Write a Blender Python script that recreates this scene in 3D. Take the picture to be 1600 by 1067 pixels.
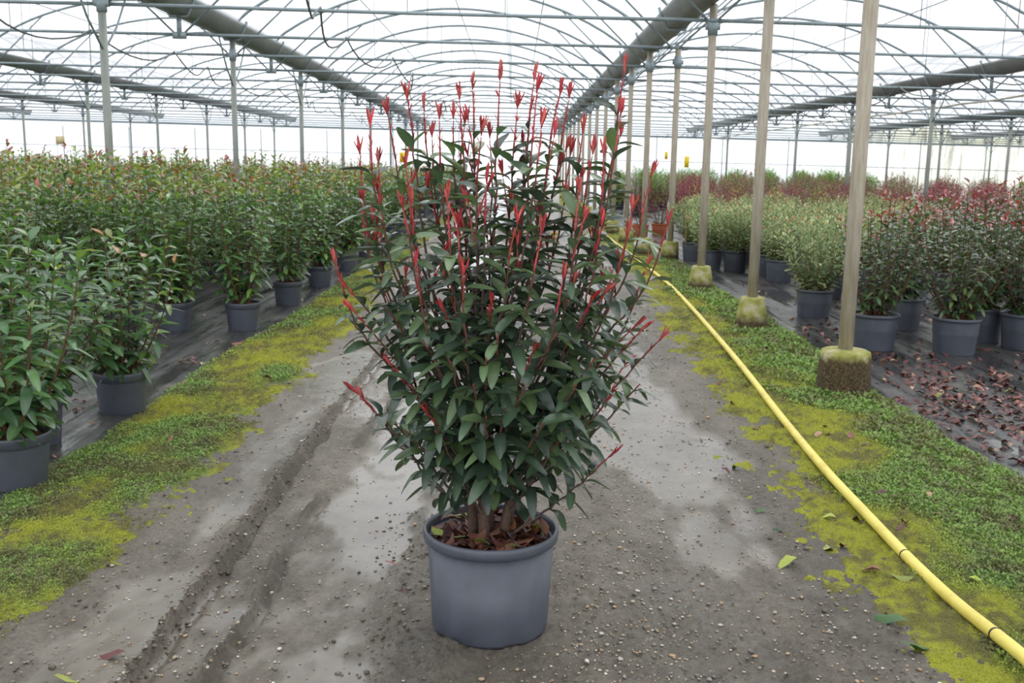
import bpy, math, random
import numpy as np
from mathutils import Vector, Matrix

# ------------------------------------------------------------------ camera, world, exposure
scene = bpy.context.scene
for o in list(bpy.data.objects):
    bpy.data.objects.remove(o)
COL = scene.collection
FPX, CX, CY = 1565.0, 800.0, 533.5
CAM_H = 1.6
PITCH, ROLL = math.radians(9.97), 0.016
_R0 = Vector((1, 0, 0)); _F = Vector((0, math.cos(PITCH), -math.sin(PITCH)))
_U0 = Vector((0, math.sin(PITCH), math.cos(PITCH)))
_R = _R0 * math.cos(ROLL) + _U0 * math.sin(ROLL)
_U = _U0 * math.cos(ROLL) - _R0 * math.sin(ROLL)
CAM = Vector((0, 0, CAM_H))
cd = bpy.data.cameras.new('camera')
cam = bpy.data.objects.new('camera', cd)
COL.objects.link(cam)
cam.matrix_world = Matrix(((_R.x, _U.x, -_F.x, CAM.x), (_R.y, _U.y, -_F.y, CAM.y), (_R.z, _U.z, -_F.z, CAM.z), (0, 0, 0, 1)))
cd.sensor_fit = 'HORIZONTAL'
cd.sensor_width = 22.3
cd.lens = FPX / 1600 * 22.3
cd.clip_start = 0.05
cd.clip_end = 300
cd.dof.use_dof = True
cd.dof.focus_distance = 3.35
cd.dof.aperture_fstop = 5.0
scene.camera = cam

W = bpy.data.worlds.new('overcast_sky')
scene.world = W
W.use_nodes = True
wb = W.node_tree.nodes['Background']
wb.inputs['Color'].default_value = (0.94, 0.97, 1.0, 1)
wb.inputs['Strength'].default_value = 1.55

sd = bpy.data.lights.new('sun', 'SUN')
sd.energy = 1.2
sd.angle = math.radians(25)
sd.color = (1.0, 0.96, 0.9)
so = bpy.data.objects.new('sun', sd)
COL.objects.link(so)
so.rotation_euler = (math.radians(-32), math.radians(16), 0)

vs = scene.view_settings
vs.view_transform = 'Standard'
vs.look = 'None'
vs.gamma = 1
vs.use_curve_mapping = False
vs.exposure = 0.22

def unproj(px, py, z=0.0, Y=None):
    d = _F + _R * ((px - CX) / FPX) + _U * ((CY - py) / FPX)
    t = (Y / d.y) if Y is not None else (z - CAM.z) / d.z
    return CAM + d * t

def project(p):
    v = Vector(p) - CAM
    dz = v.dot(_F)
    if dz < 0.05:
        return None
    return (CX + FPX * v.dot(_R) / dz, CY - FPX * v.dot(_U) / dz, dz)

random.seed(7)
RNG = np.random.default_rng(11)

# ------------------------------------------------------------------ helpers
def tag(o, label=None, cat=None, group=None, kind=None):
    if label: o['label'] = label
    if cat: o['category'] = cat
    if group: o['group'] = group
    if kind: o['kind'] = kind
    return o

def empty(name, loc=(0, 0, 0), rz=0.0):
    o = bpy.data.objects.new(name, None)
    o.empty_display_size = 0.1
    COL.objects.link(o)
    o.location = loc
    o.rotation_euler = (0, 0, rz)
    return o

def link(name, me, parent=None, loc=None):
    o = bpy.data.objects.new(name, me)
    COL.objects.link(o)
    if parent: o.parent = parent
    if loc is not None: o.location = loc
    return o

class MB:
    """collects arrays of vertices, faces and colours; build() makes one mesh"""
    def __init__(self):
        self.v = []; self.f3 = []; self.f4 = []; self.c = []; self.n = 0
    def add(self, v, f3=None, f4=None, col=(1, 1, 1)):
        v = np.asarray(v, dtype=np.float32).reshape(-1, 3)
        if f3 is not None and len(f3): self.f3.append(np.asarray(f3, dtype=np.int32).reshape(-1, 3) + self.n)
        if f4 is not None and len(f4): self.f4.append(np.asarray(f4, dtype=np.int32).reshape(-1, 4) + self.n)
        c = np.asarray(col, dtype=np.float32)
        if c.ndim == 1: c = np.tile(c[:3], (len(v), 1))
        self.v.append(v); self.c.append(c); self.n += len(v)
    def mesh(self, name, mat=None, smooth=True, attrs=None):
        me = bpy.data.meshes.new(name)
        v = np.concatenate(self.v) if self.v else np.zeros((0, 3), np.float32)
        f3 = np.concatenate(self.f3) if self.f3 else np.zeros((0, 3), np.int32)
        f4 = np.concatenate(self.f4) if self.f4 else np.zeros((0, 4), np.int32)
        me.vertices.add(len(v)); me.vertices.foreach_set('co', v.ravel())
        nl = f3.size + f4.size
        me.loops.add(nl); me.loops.foreach_set('vertex_index', np.concatenate([f3.ravel(), f4.ravel()]))
        npg = len(f3) + len(f4)
        me.polygons.add(npg)
        tot = np.concatenate([np.full(len(f3), 3, np.int32), np.full(len(f4), 4, np.int32)])
        st = np.concatenate([[0], np.cumsum(tot)[:-1]]).astype(np.int32) if npg else tot
        me.polygons.foreach_set('loop_start', st)
        me.polygons.foreach_set('loop_total', tot)
        if smooth: me.polygons.foreach_set('use_smooth', np.ones(npg, bool))
        c = np.concatenate(self.c) if self.c else np.zeros((0, 3), np.float32)
        a = me.attributes.new('Col', 'FLOAT_COLOR', 'POINT')
        a.data.foreach_set('color', np.concatenate([c, np.ones((len(c), 1), np.float32)], 1).ravel())
        if attrs:
            for k, arr in attrs.items():
                b = me.attributes.new(k, 'FLOAT', 'POINT')
                b.data.foreach_set('value', np.asarray(arr, np.float32).ravel())
        me.update(); me.validate()
        if mat: me.materials.append(mat)
        return me

def tube(mb, pts, rad, sides=8, col=(1, 1, 1), cap=True):
    pts = np.asarray(pts, float); n = len(pts)
    rad = np.broadcast_to(np.asarray(rad, float), (n,))
    t = np.gradient(pts, axis=0)
    t /= np.linalg.norm(t, axis=1)[:, None] + 1e-9
    ref = np.array([0, 0, 1.0]) if abs(t[0, 2]) < 0.9 else np.array([1.0, 0, 0])
    a = np.linspace(0, 2 * math.pi, sides, endpoint=False)
    V = []
    u = np.cross(t[0], ref); u /= np.linalg.norm(u)
    for i in range(n):
        u = u - t[i] * np.dot(u, t[i]); u /= np.linalg.norm(u) + 1e-9
        w = np.cross(t[i], u)
        V.append(pts[i] + rad[i] * (np.cos(a)[:, None] * u + np.sin(a)[:, None] * w))
    V = np.concatenate(V)
    i = np.arange(n - 1)[:, None] * sides; j = np.arange(sides)[None]; k = (j + 1) % sides
    f4 = np.stack([i + j, i + k, i + sides + k, i + sides + j], -1).reshape(-1, 4)
    f3 = []
    if cap:
        V = np.concatenate([V, pts[:1], pts[-1:]])
        c0, c1 = n * sides, n * sides + 1
        for q in range(sides):
            f3.append((c0, (q + 1) % sides, q)); f3.append((c1, (n - 1) * sides + q, (n - 1) * sides + (q + 1) % sides))
    c = np.asarray(col, float)
    if c.ndim == 2:
        c = np.repeat(c, sides, 0)
        if cap: c = np.concatenate([c, c[:1], c[-1:]])
    mb.add(V, f3, f4, c)

def lathe(mb, prof, seg=40, col=(1, 1, 1), wob=None):
    prof = np.asarray(prof, float); n = len(prof)
    a = np.linspace(0, 2 * math.pi, seg, endpoint=False)
    r = prof[:, 0][:, None] * np.ones(seg)
    z = prof[:, 1][:, None] * np.ones(seg)
    if wob is not None: r = r * wob(a[None], z)
    V = np.stack([r * np.cos(a), r * np.sin(a), z], -1).reshape(-1, 3)
    i = np.arange(n - 1)[:, None] * seg; j = np.arange(seg)[None]; k = (j + 1) % seg
    f4 = np.stack([i + j, i + k, i + seg + k, i + seg + j], -1).reshape(-1, 4)
    mb.add(V, None, f4, col)

def box(mb, lo, hi, col=(1, 1, 1)):
    x0, y0, z0 = lo; x1, y1, z1 = hi
    v = [(x0, y0, z0), (x1, y0, z0), (x1, y1, z0), (x0, y1, z0), (x0, y0, z1), (x1, y0, z1), (x1, y1, z1), (x0, y1, z1)]
    mb.add(v, None, [(0, 3, 2, 1), (4, 5, 6, 7), (0, 1, 5, 4), (1, 2, 6, 5), (2, 3, 7, 6), (3, 0, 4, 7)], col)

def vnoise(x, y, s=0):
    ix = np.floor(x); iy = np.floor(y); fx = x - ix; fy = y - iy
    fx = fx * fx * (3 - 2 * fx); fy = fy * fy * (3 - 2 * fy)
    def h(a, b):
        q = np.sin(a * 127.1 + b * 311.7 + s * 74.7) * 43758.5453
        return q - np.floor(q)
    return (h(ix, iy) * (1 - fx) + h(ix + 1, iy) * fx) * (1 - fy) + (h(ix, iy + 1) * (1 - fx) + h(ix + 1, iy + 1) * fx) * fy

def fbm(x, y, s=0, o=4):
    r = 0; a = 0.5
    for k in range(o):
        r = r + a * vnoise(x * 2 ** k + k * 17.3, y * 2 ** k - k * 9.1, s + k); a *= 0.5
    return r / (1 - 0.5 ** o)

def smooth(a, b, x):
    t = np.clip((x - a) / (b - a), 0, 1)
    return t * t * (3 - 2 * t)

def srgb(r, g, b):
    f = lambda c: (c / 255 / 12.92) if c <= 10 else ((c / 255 + 0.055) / 1.055) ** 2.4
    return (f(r), f(g), f(b))

# ------------------------------------------------------------------ materials
def newmat(name):
    m = bpy.data.materials.new(name); m.use_nodes = True
    nt = m.node_tree
    return m, nt, nt.nodes, nt.links, nt.nodes['Principled BSDF']

def noise_node(N, L, scale, detail=4, coord=None, rough=0.6):
    n = N.new('ShaderNodeTexNoise'); n.inputs['Scale'].default_value = scale
    n.inputs['Detail'].default_value = detail; n.inputs['Roughness'].default_value = rough
    if coord is not None: L.new(coord, n.inputs['Vector'])
    return n

def ramp(N, L, src, stops):
    r = N.new('ShaderNodeValToRGB')
    e = r.color_ramp.elements
    e[0].position = stops[0][0]; e[0].color = (*stops[0][1], 1)
    e[1].position = stops[1][0]; e[1].color = (*stops[1][1], 1)
    for p, c in stops[2:]:
        q = e.new(p); q.color = (*c, 1)
    L.new(src, r.inputs['Fac'])
    return r

def mixrgb(N, L, a, b, fac, mode='MIX'):
    m = N.new('ShaderNodeMix'); m.data_type = 'RGBA'; m.blend_type = mode
    for inp, v in ((m.inputs[6], a), (m.inputs[7], b), (m.inputs[0], fac)):
        if hasattr(v, 'type') and hasattr(v, 'links'): L.new(v, inp)
        elif isinstance(v, (int, float)): inp.default_value = v
        else: inp.default_value = (*v, 1)
    return m.outputs[2]

def bump(N, L, bs, h, strength, dist=0.01):
    b = N.new('ShaderNodeBump'); b.inputs['Strength'].default_value = strength
    b.inputs['Distance'].default_value = dist
    L.new(h, b.inputs['Height']); L.new(b.outputs[0], bs.inputs['Normal'])
    return b

def objcoord(N):
    return N.new('ShaderNodeTexCoord').outputs['Object']

def mat_plain(name, col, rough=0.5, metal=0.0, nscale=12, namt=0.25, bmp=0.0, bscale=60):
    m, nt, N, L, bs = newmat(name)
    co = objcoord(N)
    n = noise_node(N, L, nscale, 5, co)
    r = ramp(N, L, n.outputs['Fac'], [(0.3, tuple(c * (1 - namt) for c in col)), (0.7, tuple(min(1, c * (1 + namt)) for c in col))])
    L.new(r.outputs[0], bs.inputs['Base Color'])
    bs.inputs['Roughness'].default_value = rough
    bs.inputs['Metallic'].default_value = metal
    if bmp:
        n2 = noise_node(N, L, bscale, 3, co)
        bump(N, L, bs, n2.outputs['Fac'], bmp, 0.005)
    return m

def mat_leaf(name, rough=0.36, trans=0.16, vary=0.35, spec=0.5, tt=(1.8, 1.9, 0.8)):
    m, nt, N, L, bs = newmat(name)
    at = N.new('ShaderNodeAttribute'); at.attribute_name = 'Col'
    gi = N.new('ShaderNodeNewGeometry'); oi = N.new('ShaderNodeObjectInfo')
    ad = N.new('ShaderNodeMath'); ad.operation = 'ADD'
    L.new(gi.outputs['Random Per Island'], ad.inputs[0]); L.new(oi.outputs['Random'], ad.inputs[1])
    fr = N.new('ShaderNodeMath'); fr.operation = 'FRACT'; L.new(ad.outputs[0], fr.inputs[0])
    mr = N.new('ShaderNodeMapRange'); L.new(fr.outputs[0], mr.inputs['Value'])
    mr.inputs['To Min'].default_value = 1 - vary; mr.inputs['To Max'].default_value = 1 + vary
    sc = N.new('ShaderNodeVectorMath'); sc.operation = 'SCALE'
    L.new(at.outputs['Color'], sc.inputs[0]); L.new(mr.outputs[0], sc.inputs['Scale'])
    L.new(sc.outputs[0], bs.inputs['Base Color'])
    bs.inputs['Roughness'].default_value = rough
    bs.inputs['Specular IOR Level'].default_value = spec
    tr = N.new('ShaderNodeBsdfTranslucent')
    tc = N.new('ShaderNodeVectorMath'); tc.operation = 'MULTIPLY'
    L.new(sc.outputs[0], tc.inputs[0]); tc.inputs[1].default_value = tt
    L.new(tc.outputs[0], tr.inputs['Color'])
    mx = N.new('ShaderNodeMixShader'); mx.inputs[0].default_value = trans
    L.new(bs.outputs[0], mx.inputs[1]); L.new(tr.outputs[0], mx.inputs[2])
    L.new(mx.outputs[0], N['Material Output'].inputs['Surface'])
    return m

def mat_attr(name, rough=0.7, spec=0.4, nscale=40, namt=0.2, bmp=0.0):
    m, nt, N, L, bs = newmat(name)
    at = N.new('ShaderNodeAttribute'); at.attribute_name = 'Col'
    co = objcoord(N)
    n = noise_node(N, L, nscale, 4, co)
    r = ramp(N, L, n.outputs['Fac'], [(0.3, (1 - namt,) * 3), (0.7, (1 + namt,) * 3)])
    L.new(mixrgb(N, L, at.outputs['Color'], r.outputs[0], 1.0, 'MULTIPLY'), bs.inputs['Base Color'])
    bs.inputs['Roughness'].default_value = rough
    bs.inputs['Specular IOR Level'].default_value = spec
    if bmp: bump(N, L, bs, n.outputs['Fac'], bmp, 0.004)
    return m

M = {}
M['leaf'] = mat_leaf('glossy_leaf', 0.3, 0.14, 0.35, 0.75)
M['leaf_far'] = mat_leaf('field_leaf', 0.28, 0.24, 0.4, 0.8)
M['leaf_dull'] = mat_leaf('matt_leaf', 0.5, 0.3, 0.3, 0.4, (1.4, 1.4, 1.2))
M['red'] = mat_leaf('red_shoot_leaf', 0.5, 0.1, 0.3)
M['dry'] = mat_leaf('dry_leaf', 0.5, 0.05, 0.45, 0.45)
M['bark'] = mat_attr('bark', 0.75, 0.3, 90, 0.3, 0.4)
M['pot'] = mat_plain('grey_plastic_pot', srgb(76, 80, 90), 0.4, 0, 9, 0.14, 0.08, 25)
M['pot_dark'] = mat_plain('dark_plastic_pot', srgb(50, 53, 61), 0.45, 0, 9, 0.15, 0.08, 25)
M['terracotta'] = mat_plain('terracotta', srgb(165, 92, 62), 0.8, 0, 14, 0.2)
M['soil'] = mat_plain('bark_mulch', srgb(108, 80, 52), 0.95, 0, 70, 0.6, 1.0, 80)
M['steel'] = mat_plain('galvanised_steel', srgb(142, 154, 158), 0.5, 0.25, 7, 0.16)
M['gutter'] = mat_plain('galvanised_gutter', srgb(132, 135, 132), 0.5, 0.2, 3, 0.14)
M['pipe'] = mat_plain('cream_pipe', srgb(205, 200, 180), 0.5)
M['cable'] = mat_plain('grey_cable', srgb(95, 100, 100), 0.6)
M['yellow'] = mat_plain('yellow_card', srgb(235, 205, 20), 0.5, 0, 8, 0.05)
M['cream'] = mat_plain('cream_board', srgb(215, 200, 150), 0.6, 0, 5, 0.06)
M['white'] = mat_plain('white_plastic', srgb(215, 215, 210), 0.45, 0, 3, 0.06)
M['cane'] = mat_plain('bamboo_cane', srgb(200, 175, 110), 0.6, 0, 30, 0.15)

def post_mat():
    m, nt, N, L, bs = newmat('weathered_post')
    co = objcoord(N)
    mp = N.new('ShaderNodeMapping'); L.new(co, mp.inputs['Vector']); mp.inputs['Scale'].default_value = (14, 14, 1.6)
    n = noise_node(N, L, 2.0, 6, mp.outputs[0])
    r = ramp(N, L, n.outputs['Fac'], [(0.25, srgb(136, 124, 104)), (0.5, srgb(168, 158, 140)), (0.8, srgb(188, 182, 170))])
    n2 = noise_node(N, L, 120, 2, co)
    L.new(mixrgb(N, L, r.outputs[0], n2.outputs['Color'], 0.06, 'MULTIPLY'), bs.inputs['Base Color'])
    bs.inputs['Roughness'].default_value = 0.6; bs.inputs['Metallic'].default_value = 0.15
    bump(N, L, bs, n2.outputs['Fac'], 0.15, 0.002)
    return m
M['post'] = post_mat()
M['post_grey'] = mat_plain('grey_steel_post', srgb(142, 146, 138), 0.5, 0.25, 4, 0.15)

def footing_mat(name='mossy_concrete', lo=0.30, hi=0.35):
    m, nt, N, L, bs = newmat(name)
    co = objcoord(N)
    sx = N.new('ShaderNodeSeparateXYZ'); L.new(co, sx.inputs[0])
    n = noise_node(N, L, 9, 6, co)
    n2 = noise_node(N, L, 55, 5, co, 0.7)
    # algae line wanders with the noise
    ad = N.new('ShaderNodeMath'); ad.operation = 'MULTIPLY_ADD'
    L.new(n.outputs['Fac'], ad.inputs[0]); ad.inputs[1].default_value = 0.12; L.new(sx.outputs['Z'], ad.inputs[2])
    mr = N.new('ShaderNodeMapRange'); L.new(ad.outputs[0], mr.inputs['Value'])
    mr.inputs['From Min'].default_value = lo; mr.inputs['From Max'].default_value = hi
    dark = ramp(N, L, n2.outputs['Fac'], [(0.32, srgb(34, 29, 21)), (0.5, srgb(74, 60, 38)), (0.72, srgb(128, 112, 74))])
    pale = ramp(N, L, n.outputs['Fac'], [(0.35, srgb(132, 138, 54)), (0.5, srgb(160, 158, 92)), (0.62, srgb(184, 174, 142))])
    L.new(mixrgb(N, L, dark.outputs[0], pale.outputs[0], mr.outputs[0]), bs.inputs['Base Color'])
    bs.inputs['Roughness'].default_value = 0.95
    bump(N, L, bs, n2.outputs['Fac'], 0.9, 0.012)
    return m
M['footing'] = footing_mat()
M['footing_pale'] = footing_mat('mossy_pale_concrete', 0.13, 0.22)

def film_mat(name, tint, alpha, stain=False):
    m, nt, N, L, bs = newmat(name)
    N.remove(bs)
    tr = N.new('ShaderNodeBsdfTransparent'); tl = N.new('ShaderNodeBsdfTranslucent')
    df = N.new('ShaderNodeBsdfDiffuse')
    co = N.new('ShaderNodeTexCoord').outputs['Object']
    n = noise_node(N, L, 0.6, 5, co)
    r = ramp(N, L, n.outputs['Fac'], [(0.3, tuple(t * 0.93 for t in tint)), (0.7, tint)])
    col = r.outputs[0]
    if stain:
        mp = N.new('ShaderNodeMapping'); L.new(co, mp.inputs['Vector']); mp.inputs['Scale'].default_value = (2.6, 1, 0.25)
        n2 = noise_node(N, L, 1.3, 6, mp.outputs[0], 0.7)
        sx = N.new('ShaderNodeSeparateXYZ'); L.new(co, sx.inputs[0])
        g = N.new('ShaderNodeMapRange'); L.new(sx.outputs['X'], g.inputs['Value'])
        g.inputs['From Min'].default_value = 17; g.inputs['From Max'].default_value = 23
        g.inputs['To Min'].default_value = 0.0; g.inputs['To Max'].default_value = 1.0
        st = ramp(N, L, n2.outputs['Fac'], [(0.46, (0, 0, 0)), (0.66, (1, 1, 1))])
        mul = N.new('ShaderNodeMath'); mul.operation = 'MULTIPLY'
        L.new(st.outputs[0], mul.inputs[0]); L.new(g.outputs[0], mul.inputs[1])
        base = mixrgb(N, L, col, (0.80, 0.80, 0.66), g.outputs[0])
        col = mixrgb(N, L, base, srgb(92, 84, 62), mul.outputs[0])
    for s in (tl, df): L.new(col, s.inputs['Color'])
    tr.inputs['Color'].default_value = (0.96, 0.97, 0.99, 1)
    m1 = N.new('ShaderNodeMixShader'); m1.inputs[0].default_value = 0.2
    L.new(tl.outputs[0], m1.inputs[1]); L.new(df.outputs[0], m1.inputs[2])
    m2 = N.new('ShaderNodeMixShader'); m2.inputs[0].default_value = alpha
    L.new(tr.outputs[0], m2.inputs[1]); L.new(m1.outputs[0], m2.inputs[2])
    L.new(m2.outputs[0], N['Material Output'].inputs['Surface'])
    return m
M['film'] = film_mat('roof_film', (0.94, 0.95, 0.98), 0.45)
M['wall_film'] = film_mat('wall_film', (0.9, 0.93, 0.97), 0.8, True)

def mud_mat():
    m, nt, N, L, bs = newmat('wet_mud')
    at = N.new('ShaderNodeAttribute'); at.attribute_name = 'Col'
    wt = N.new('ShaderNodeAttribute'); wt.attribute_name = 'wet'
    co = objcoord(N)
    n = noise_node(N, L, 70, 6, co, 0.75)
    n3 = noise_node(N, L, 9, 6, co, 0.7)
    r = ramp(N, L, n.outputs['Fac'], [(0.34, (0.5, 0.49, 0.47)), (0.6, (1.12, 1.12, 1.1)), (0.72, (1.7, 1.62, 1.46))])
    r3 = ramp(N, L, n3.outputs['Fac'], [(0.3, (0.82, 0.82, 0.82)), (0.7, (1.12, 1.12, 1.12))])
    c = mixrgb(N, L, at.outputs['Color'], r3.outputs[0], 1.0, 'MULTIPLY')
    c2 = mixrgb(N, L, c, r.outputs[0], 0.8, 'MULTIPLY')
    L.new(mixrgb(N, L, c2, c, wt.outputs['Fac']), bs.inputs['Base Color'])
    mr = N.new('ShaderNodeMapRange'); L.new(wt.outputs['Fac'], mr.inputs['Value'])
    mr.inputs['To Min'].default_value = 0.62; mr.inputs['To Max'].default_value = 0.13
    L.new(mr.outputs[0], bs.inputs['Roughness'])
    b = N.new('ShaderNodeBump'); b.inputs['Distance'].default_value = 0.012
    mr2 = N.new('ShaderNodeMapRange'); L.new(wt.outputs['Fac'], mr2.inputs['Value'])
    mr2.inputs['To Min'].default_value = 0.9; mr2.inputs['To Max'].default_value = 0.06
    L.new(mr2.outputs[0], b.inputs['Strength']); L.new(n.outputs['Fac'], b.inputs['Height'])
    L.new(b.outputs[0], bs.inputs['Normal'])
    return m
M['mud'] = mud_mat()

def fabric_mat():
    m, nt, N, L, bs = newmat('wet_ground_fabric')
    co = objcoord(N)
    mp = N.new('ShaderNodeMapping'); L.new(co, mp.inputs['Vector']); mp.inputs['Scale'].default_value = (5.0, 0.5, 1)
    n = noise_node(N, L, 1.0, 6, mp.outputs[0], 0.65)
    n2 = noise_node(N, L, 2.2, 6, co, 0.7)
    n3 = noise_node(N, L, 130, 2, co)
    r = ramp(N, L, n2.outputs['Fac'], [(0.35, srgb(48, 48, 50)), (0.55, srgb(70, 69, 68)), (0.72, srgb(110, 106, 100))])
    L.new(mixrgb(N, L, r.outputs[0], n3.outputs['Color'], 0.3, 'MULTIPLY'), bs.inputs['Base Color'])
    rr = ramp(N, L, n.outputs['Fac'], [(0.42, (0.55, 0.55, 0.55)), (0.58, (0.1, 0.1, 0.1))])
    L.new(rr.outputs[0], bs.inputs['Roughness'])
    bump(N, L, bs, n.outputs['Fac'], 0.35, 0.05)
    return m
M['fabric'] = fabric_mat()
M['moss'] = mat_attr('moss', 0.95, 0.15, 160, 0.45, 0.8)
M['moss_leaf'] = mat_leaf('moss_leaflet', 0.7, 0.15, 0.3, 0.2)
M['stone'] = mat_attr('pebble', 0.55, 0.4, 60, 0.15)
M['clod'] = mat_attr('mud_clod', 0.8, 0.3, 60, 0.3, 0.5)

def hose_mat():
    m, nt, N, L, bs = newmat('yellow_hose')
    co = objcoord(N)
    n = noise_node(N, L, 5, 6, co, 0.7)
    r = ramp(N, L, n.outputs['Fac'], [(0.3, srgb(205, 184, 80)), (0.55, srgb(228, 210, 104))])
    L.new(r.outputs[0], bs.inputs['Base Color'])
    bs.inputs['Roughness'].default_value = 0.45
    return m
M['hose'] = hose_mat()
M['black'] = mat_plain('black_mark', (0.02, 0.02, 0.02), 0.6)

# ------------------------------------------------------------------ ground
XR, XL, SPAN = 2.4, -5.1, 7.5
Y0F, DYF, NF = 7.0, 2.9, 18
YEND = Y0F + DYF * (NF - 0.4)

def pix_line(pts):
    a = np.array([tuple(unproj(*p))[:2] for p in pts]); a = a[np.argsort(a[:, 1])]
    return lambda y: np.interp(y, a[:, 1], a[:, 0])
rut1 = pix_line([(200, 1085), (265, 990), (340, 900), (385, 835), (430, 765), (470, 715), (520, 650), (560, 605)])
rut2 = pix_line([(330, 1067), (425, 910), (470, 830), (510, 765), (560, 690), (610, 640)])
moss_l_in = pix_line([(0, 990), (110, 930), (225, 835), (300, 745), (370, 690), (430, 620), (520, 540), (590, 460), (640, 400)])
moss_l_out = pix_line([(0, 795), (60, 745), (165, 690), (275, 610), (365, 548), (445, 506), (500, 466), (548, 433), (600, 403), (640, 376)])
moss_r_in = pix_line([(1500, 1067), (1390, 950), (1290, 845), (1215, 745), (1140, 660), (1085, 590), (1050, 520), (1000, 440), (940, 380)])
moss_r_out = pix_line([(1610, 765), (1516, 712), (1466, 690), (1416, 646), (1370, 625), (1300, 570), (1235, 525), (1199, 502), (1116, 452), (1060, 410), (1000, 370)])
left_track = pix_line([(560, 1050), (590, 900), (640, 720), (690, 560), (740, 440)])
right_track = pix_line([(1090, 1050), (1060, 880), (1030, 740), (990, 600), (930, 440)])
POT = unproj(766, 957)
POT = Vector((POT.x, 3.33, 0.0))

def build_mud():
    ys = [1.5]
    while ys[-1] < YEND + 0.3: ys.append(ys[-1] * 1.0045 + 0.0003)
    ys = np.array(ys); xs = np.linspace(-2.9, 3.0, 560)
    X, Yg = np.meshgrid(xs, ys)
    n1 = fbm(X * 3.2, Yg * 1.4, 3, 5); n2 = fbm(X * 14, Yg * 10, 9, 4); n3 = fbm(X * 45, Yg * 38, 5, 3)
    amp = np.clip(3.5 / Yg, 0.15, 1)
    h = (n1 - 0.5) * 0.05 + (n2 - 0.5) * 0.018 * amp + (n3 - 0.5) * 0.012 * amp
    # wheel tracks are pressed smooth and wet
    tl = np.exp(-((X - left_track(Yg)) / 0.26) ** 2); trr = np.exp(-((X - right_track(Yg)) / 0.24) ** 2)
    lt2 = np.exp(-((X - (rut1(Yg) - 0.22)) / 0.2) ** 2) * 0.8
    tr = np.clip(tl + trr + lt2, 0, 1)
    h = h * (1 - 0.62 * tr) - 0.018 * tr
    w1 = X - rut1(Yg) - (fbm(Yg * 6, Yg * 0, 2) - 0.5) * 0.06
    lug = 0.5 + 0.5 * np.sin(Yg * 95 + X * 30)
    rmask = (Yg < 9.5) * 1.0
    h += rmask * (0.046 * np.exp(-((w1 + 0.024) / 0.017) ** 2) * (0.45 + 0.9 * n3 + 0.3 * lug) - 0.034 * np.exp(-((w1 - 0.02) / 0.018) ** 2))
    w2 = X - rut2(Yg) - (fbm(Yg * 7, Yg * 0, 6) - 0.5) * 0.07
    h += rmask * (0.032 * np.exp(-((w2 + 0.02) / 0.015) ** 2) * (0.3 + 1.2 * n3 + 0.3 * lug) - 0.022 * np.exp(-((w2 - 0.016) / 0.015) ** 2)) * smooth(0.3, 0.6, fbm(Yg * 2.2, Yg * 0, 8) + 0.12)
    # churned ridge left of the pot
    w3 = X - (POT.x - 0.33 + (fbm(Yg * 3, Yg * 0, 4) - 0.5) * 0.2)
    h += 0.035 * np.exp(-(w3 / 0.09) ** 2) * (0.3 + 1.3 * n2) * smooth(6.5, 4.2, Yg)
    dpot = np.hypot(X - POT.x, Yg - POT.y)
    flat = smooth(0.34, 0.2, dpot)
    h = h * (1 - flat) - 0.004 * flat
    h += 0.06 * np.exp(-((X - POT.x + 0.16) / 0.07) ** 2 - ((Yg - POT.y + 0.27) / 0.1) ** 2) * (0.5 + n3)
    edge = np.maximum(smooth(0.0, 0.35, moss_l_in(Yg) - X), smooth(0.0, 0.35, X - moss_r_in(Yg)))
    h = h * (1 - 0.7 * edge) + 0.004 * edge
    wn = fbm(X * 2.0 + 5, Yg * 0.9, 21, 5); wn2 = fbm(X * 9, Yg * 5, 25, 4)
    wet = smooth(0.46, 0.60, wn + 0.30 * tr + 0.2 * (wn2 - 0.5) - 0.14) * (1 - 0.85 * edge) * smooth(0.02, -0.002, h)
    h = h * (1 - 0.75 * wet) - 0.012 * wet
    wet = np.clip(wet * 0.95 + 0.12 * smooth(0.3, 0.7, n2), 0, 0.95)
    gr = (1 - wet) * amp
    h += gr * (0.016 * (fbm(X * 30, Yg * 26, 61, 3) - 0.5) + 0.013 * (vnoise(X * 110, Yg * 100, 63) - 0.5))
    c1 = np.array(srgb(118, 110, 98)); c2 = np.array(srgb(98, 91, 81)); c3 = np.array(srgb(116, 111, 103))
    k = smooth(0.3, 0.7, n1)[..., None]
    col = c2 * (1 - k) + c1 * k
    col = col * (1 - 0.5 * tr[..., None]) + c3 * 0.5 * tr[..., None]
    dk = smooth(0.45, 0.7, fbm(X * 5, Yg * 3, 31, 4))[..., None] * 0.45
    col = col * (1 - dk) + np.array(srgb(88, 80, 68)) * dk
    ed = edge[..., None] * 0.75
    col = col * (1 - ed) + np.array(srgb(74, 68, 54)) * ed
    nx, ny = len(xs), len(ys)
    V = np.stack([X, Yg, h], -1).reshape(-1, 3)
    i = np.arange(ny - 1)[:, None] * nx; j = np.arange(nx - 1)[None]
    f4 = np.stack([i + j, i + j + 1, i + nx + j + 1, i + nx + j], -1).reshape(-1, 4)
    mb = MB(); mb.add(V, None, f4, col.reshape(-1, 3))
    o = link('floor', mb.mesh('floor', M['mud'], attrs={'wet': wet.ravel()}))
    tag(o, 'wet grey-brown mud track with wheel ruts down the aisle', 'ground', kind='structure')
    return xs, ys, h
mud_x, mud_y, mud_h = build_mud()
def gz(x, y):
    i = int(np.clip(np.searchsorted(mud_y, y), 1, len(mud_y) - 1)); j = int(np.clip(np.searchsorted(mud_x, x), 1, len(mud_x) - 1))
    return float(max(mud_h[i, j], mud_h[i - 1, j], mud_h[i, j - 1], mud_h[i - 1, j - 1]))

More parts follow.
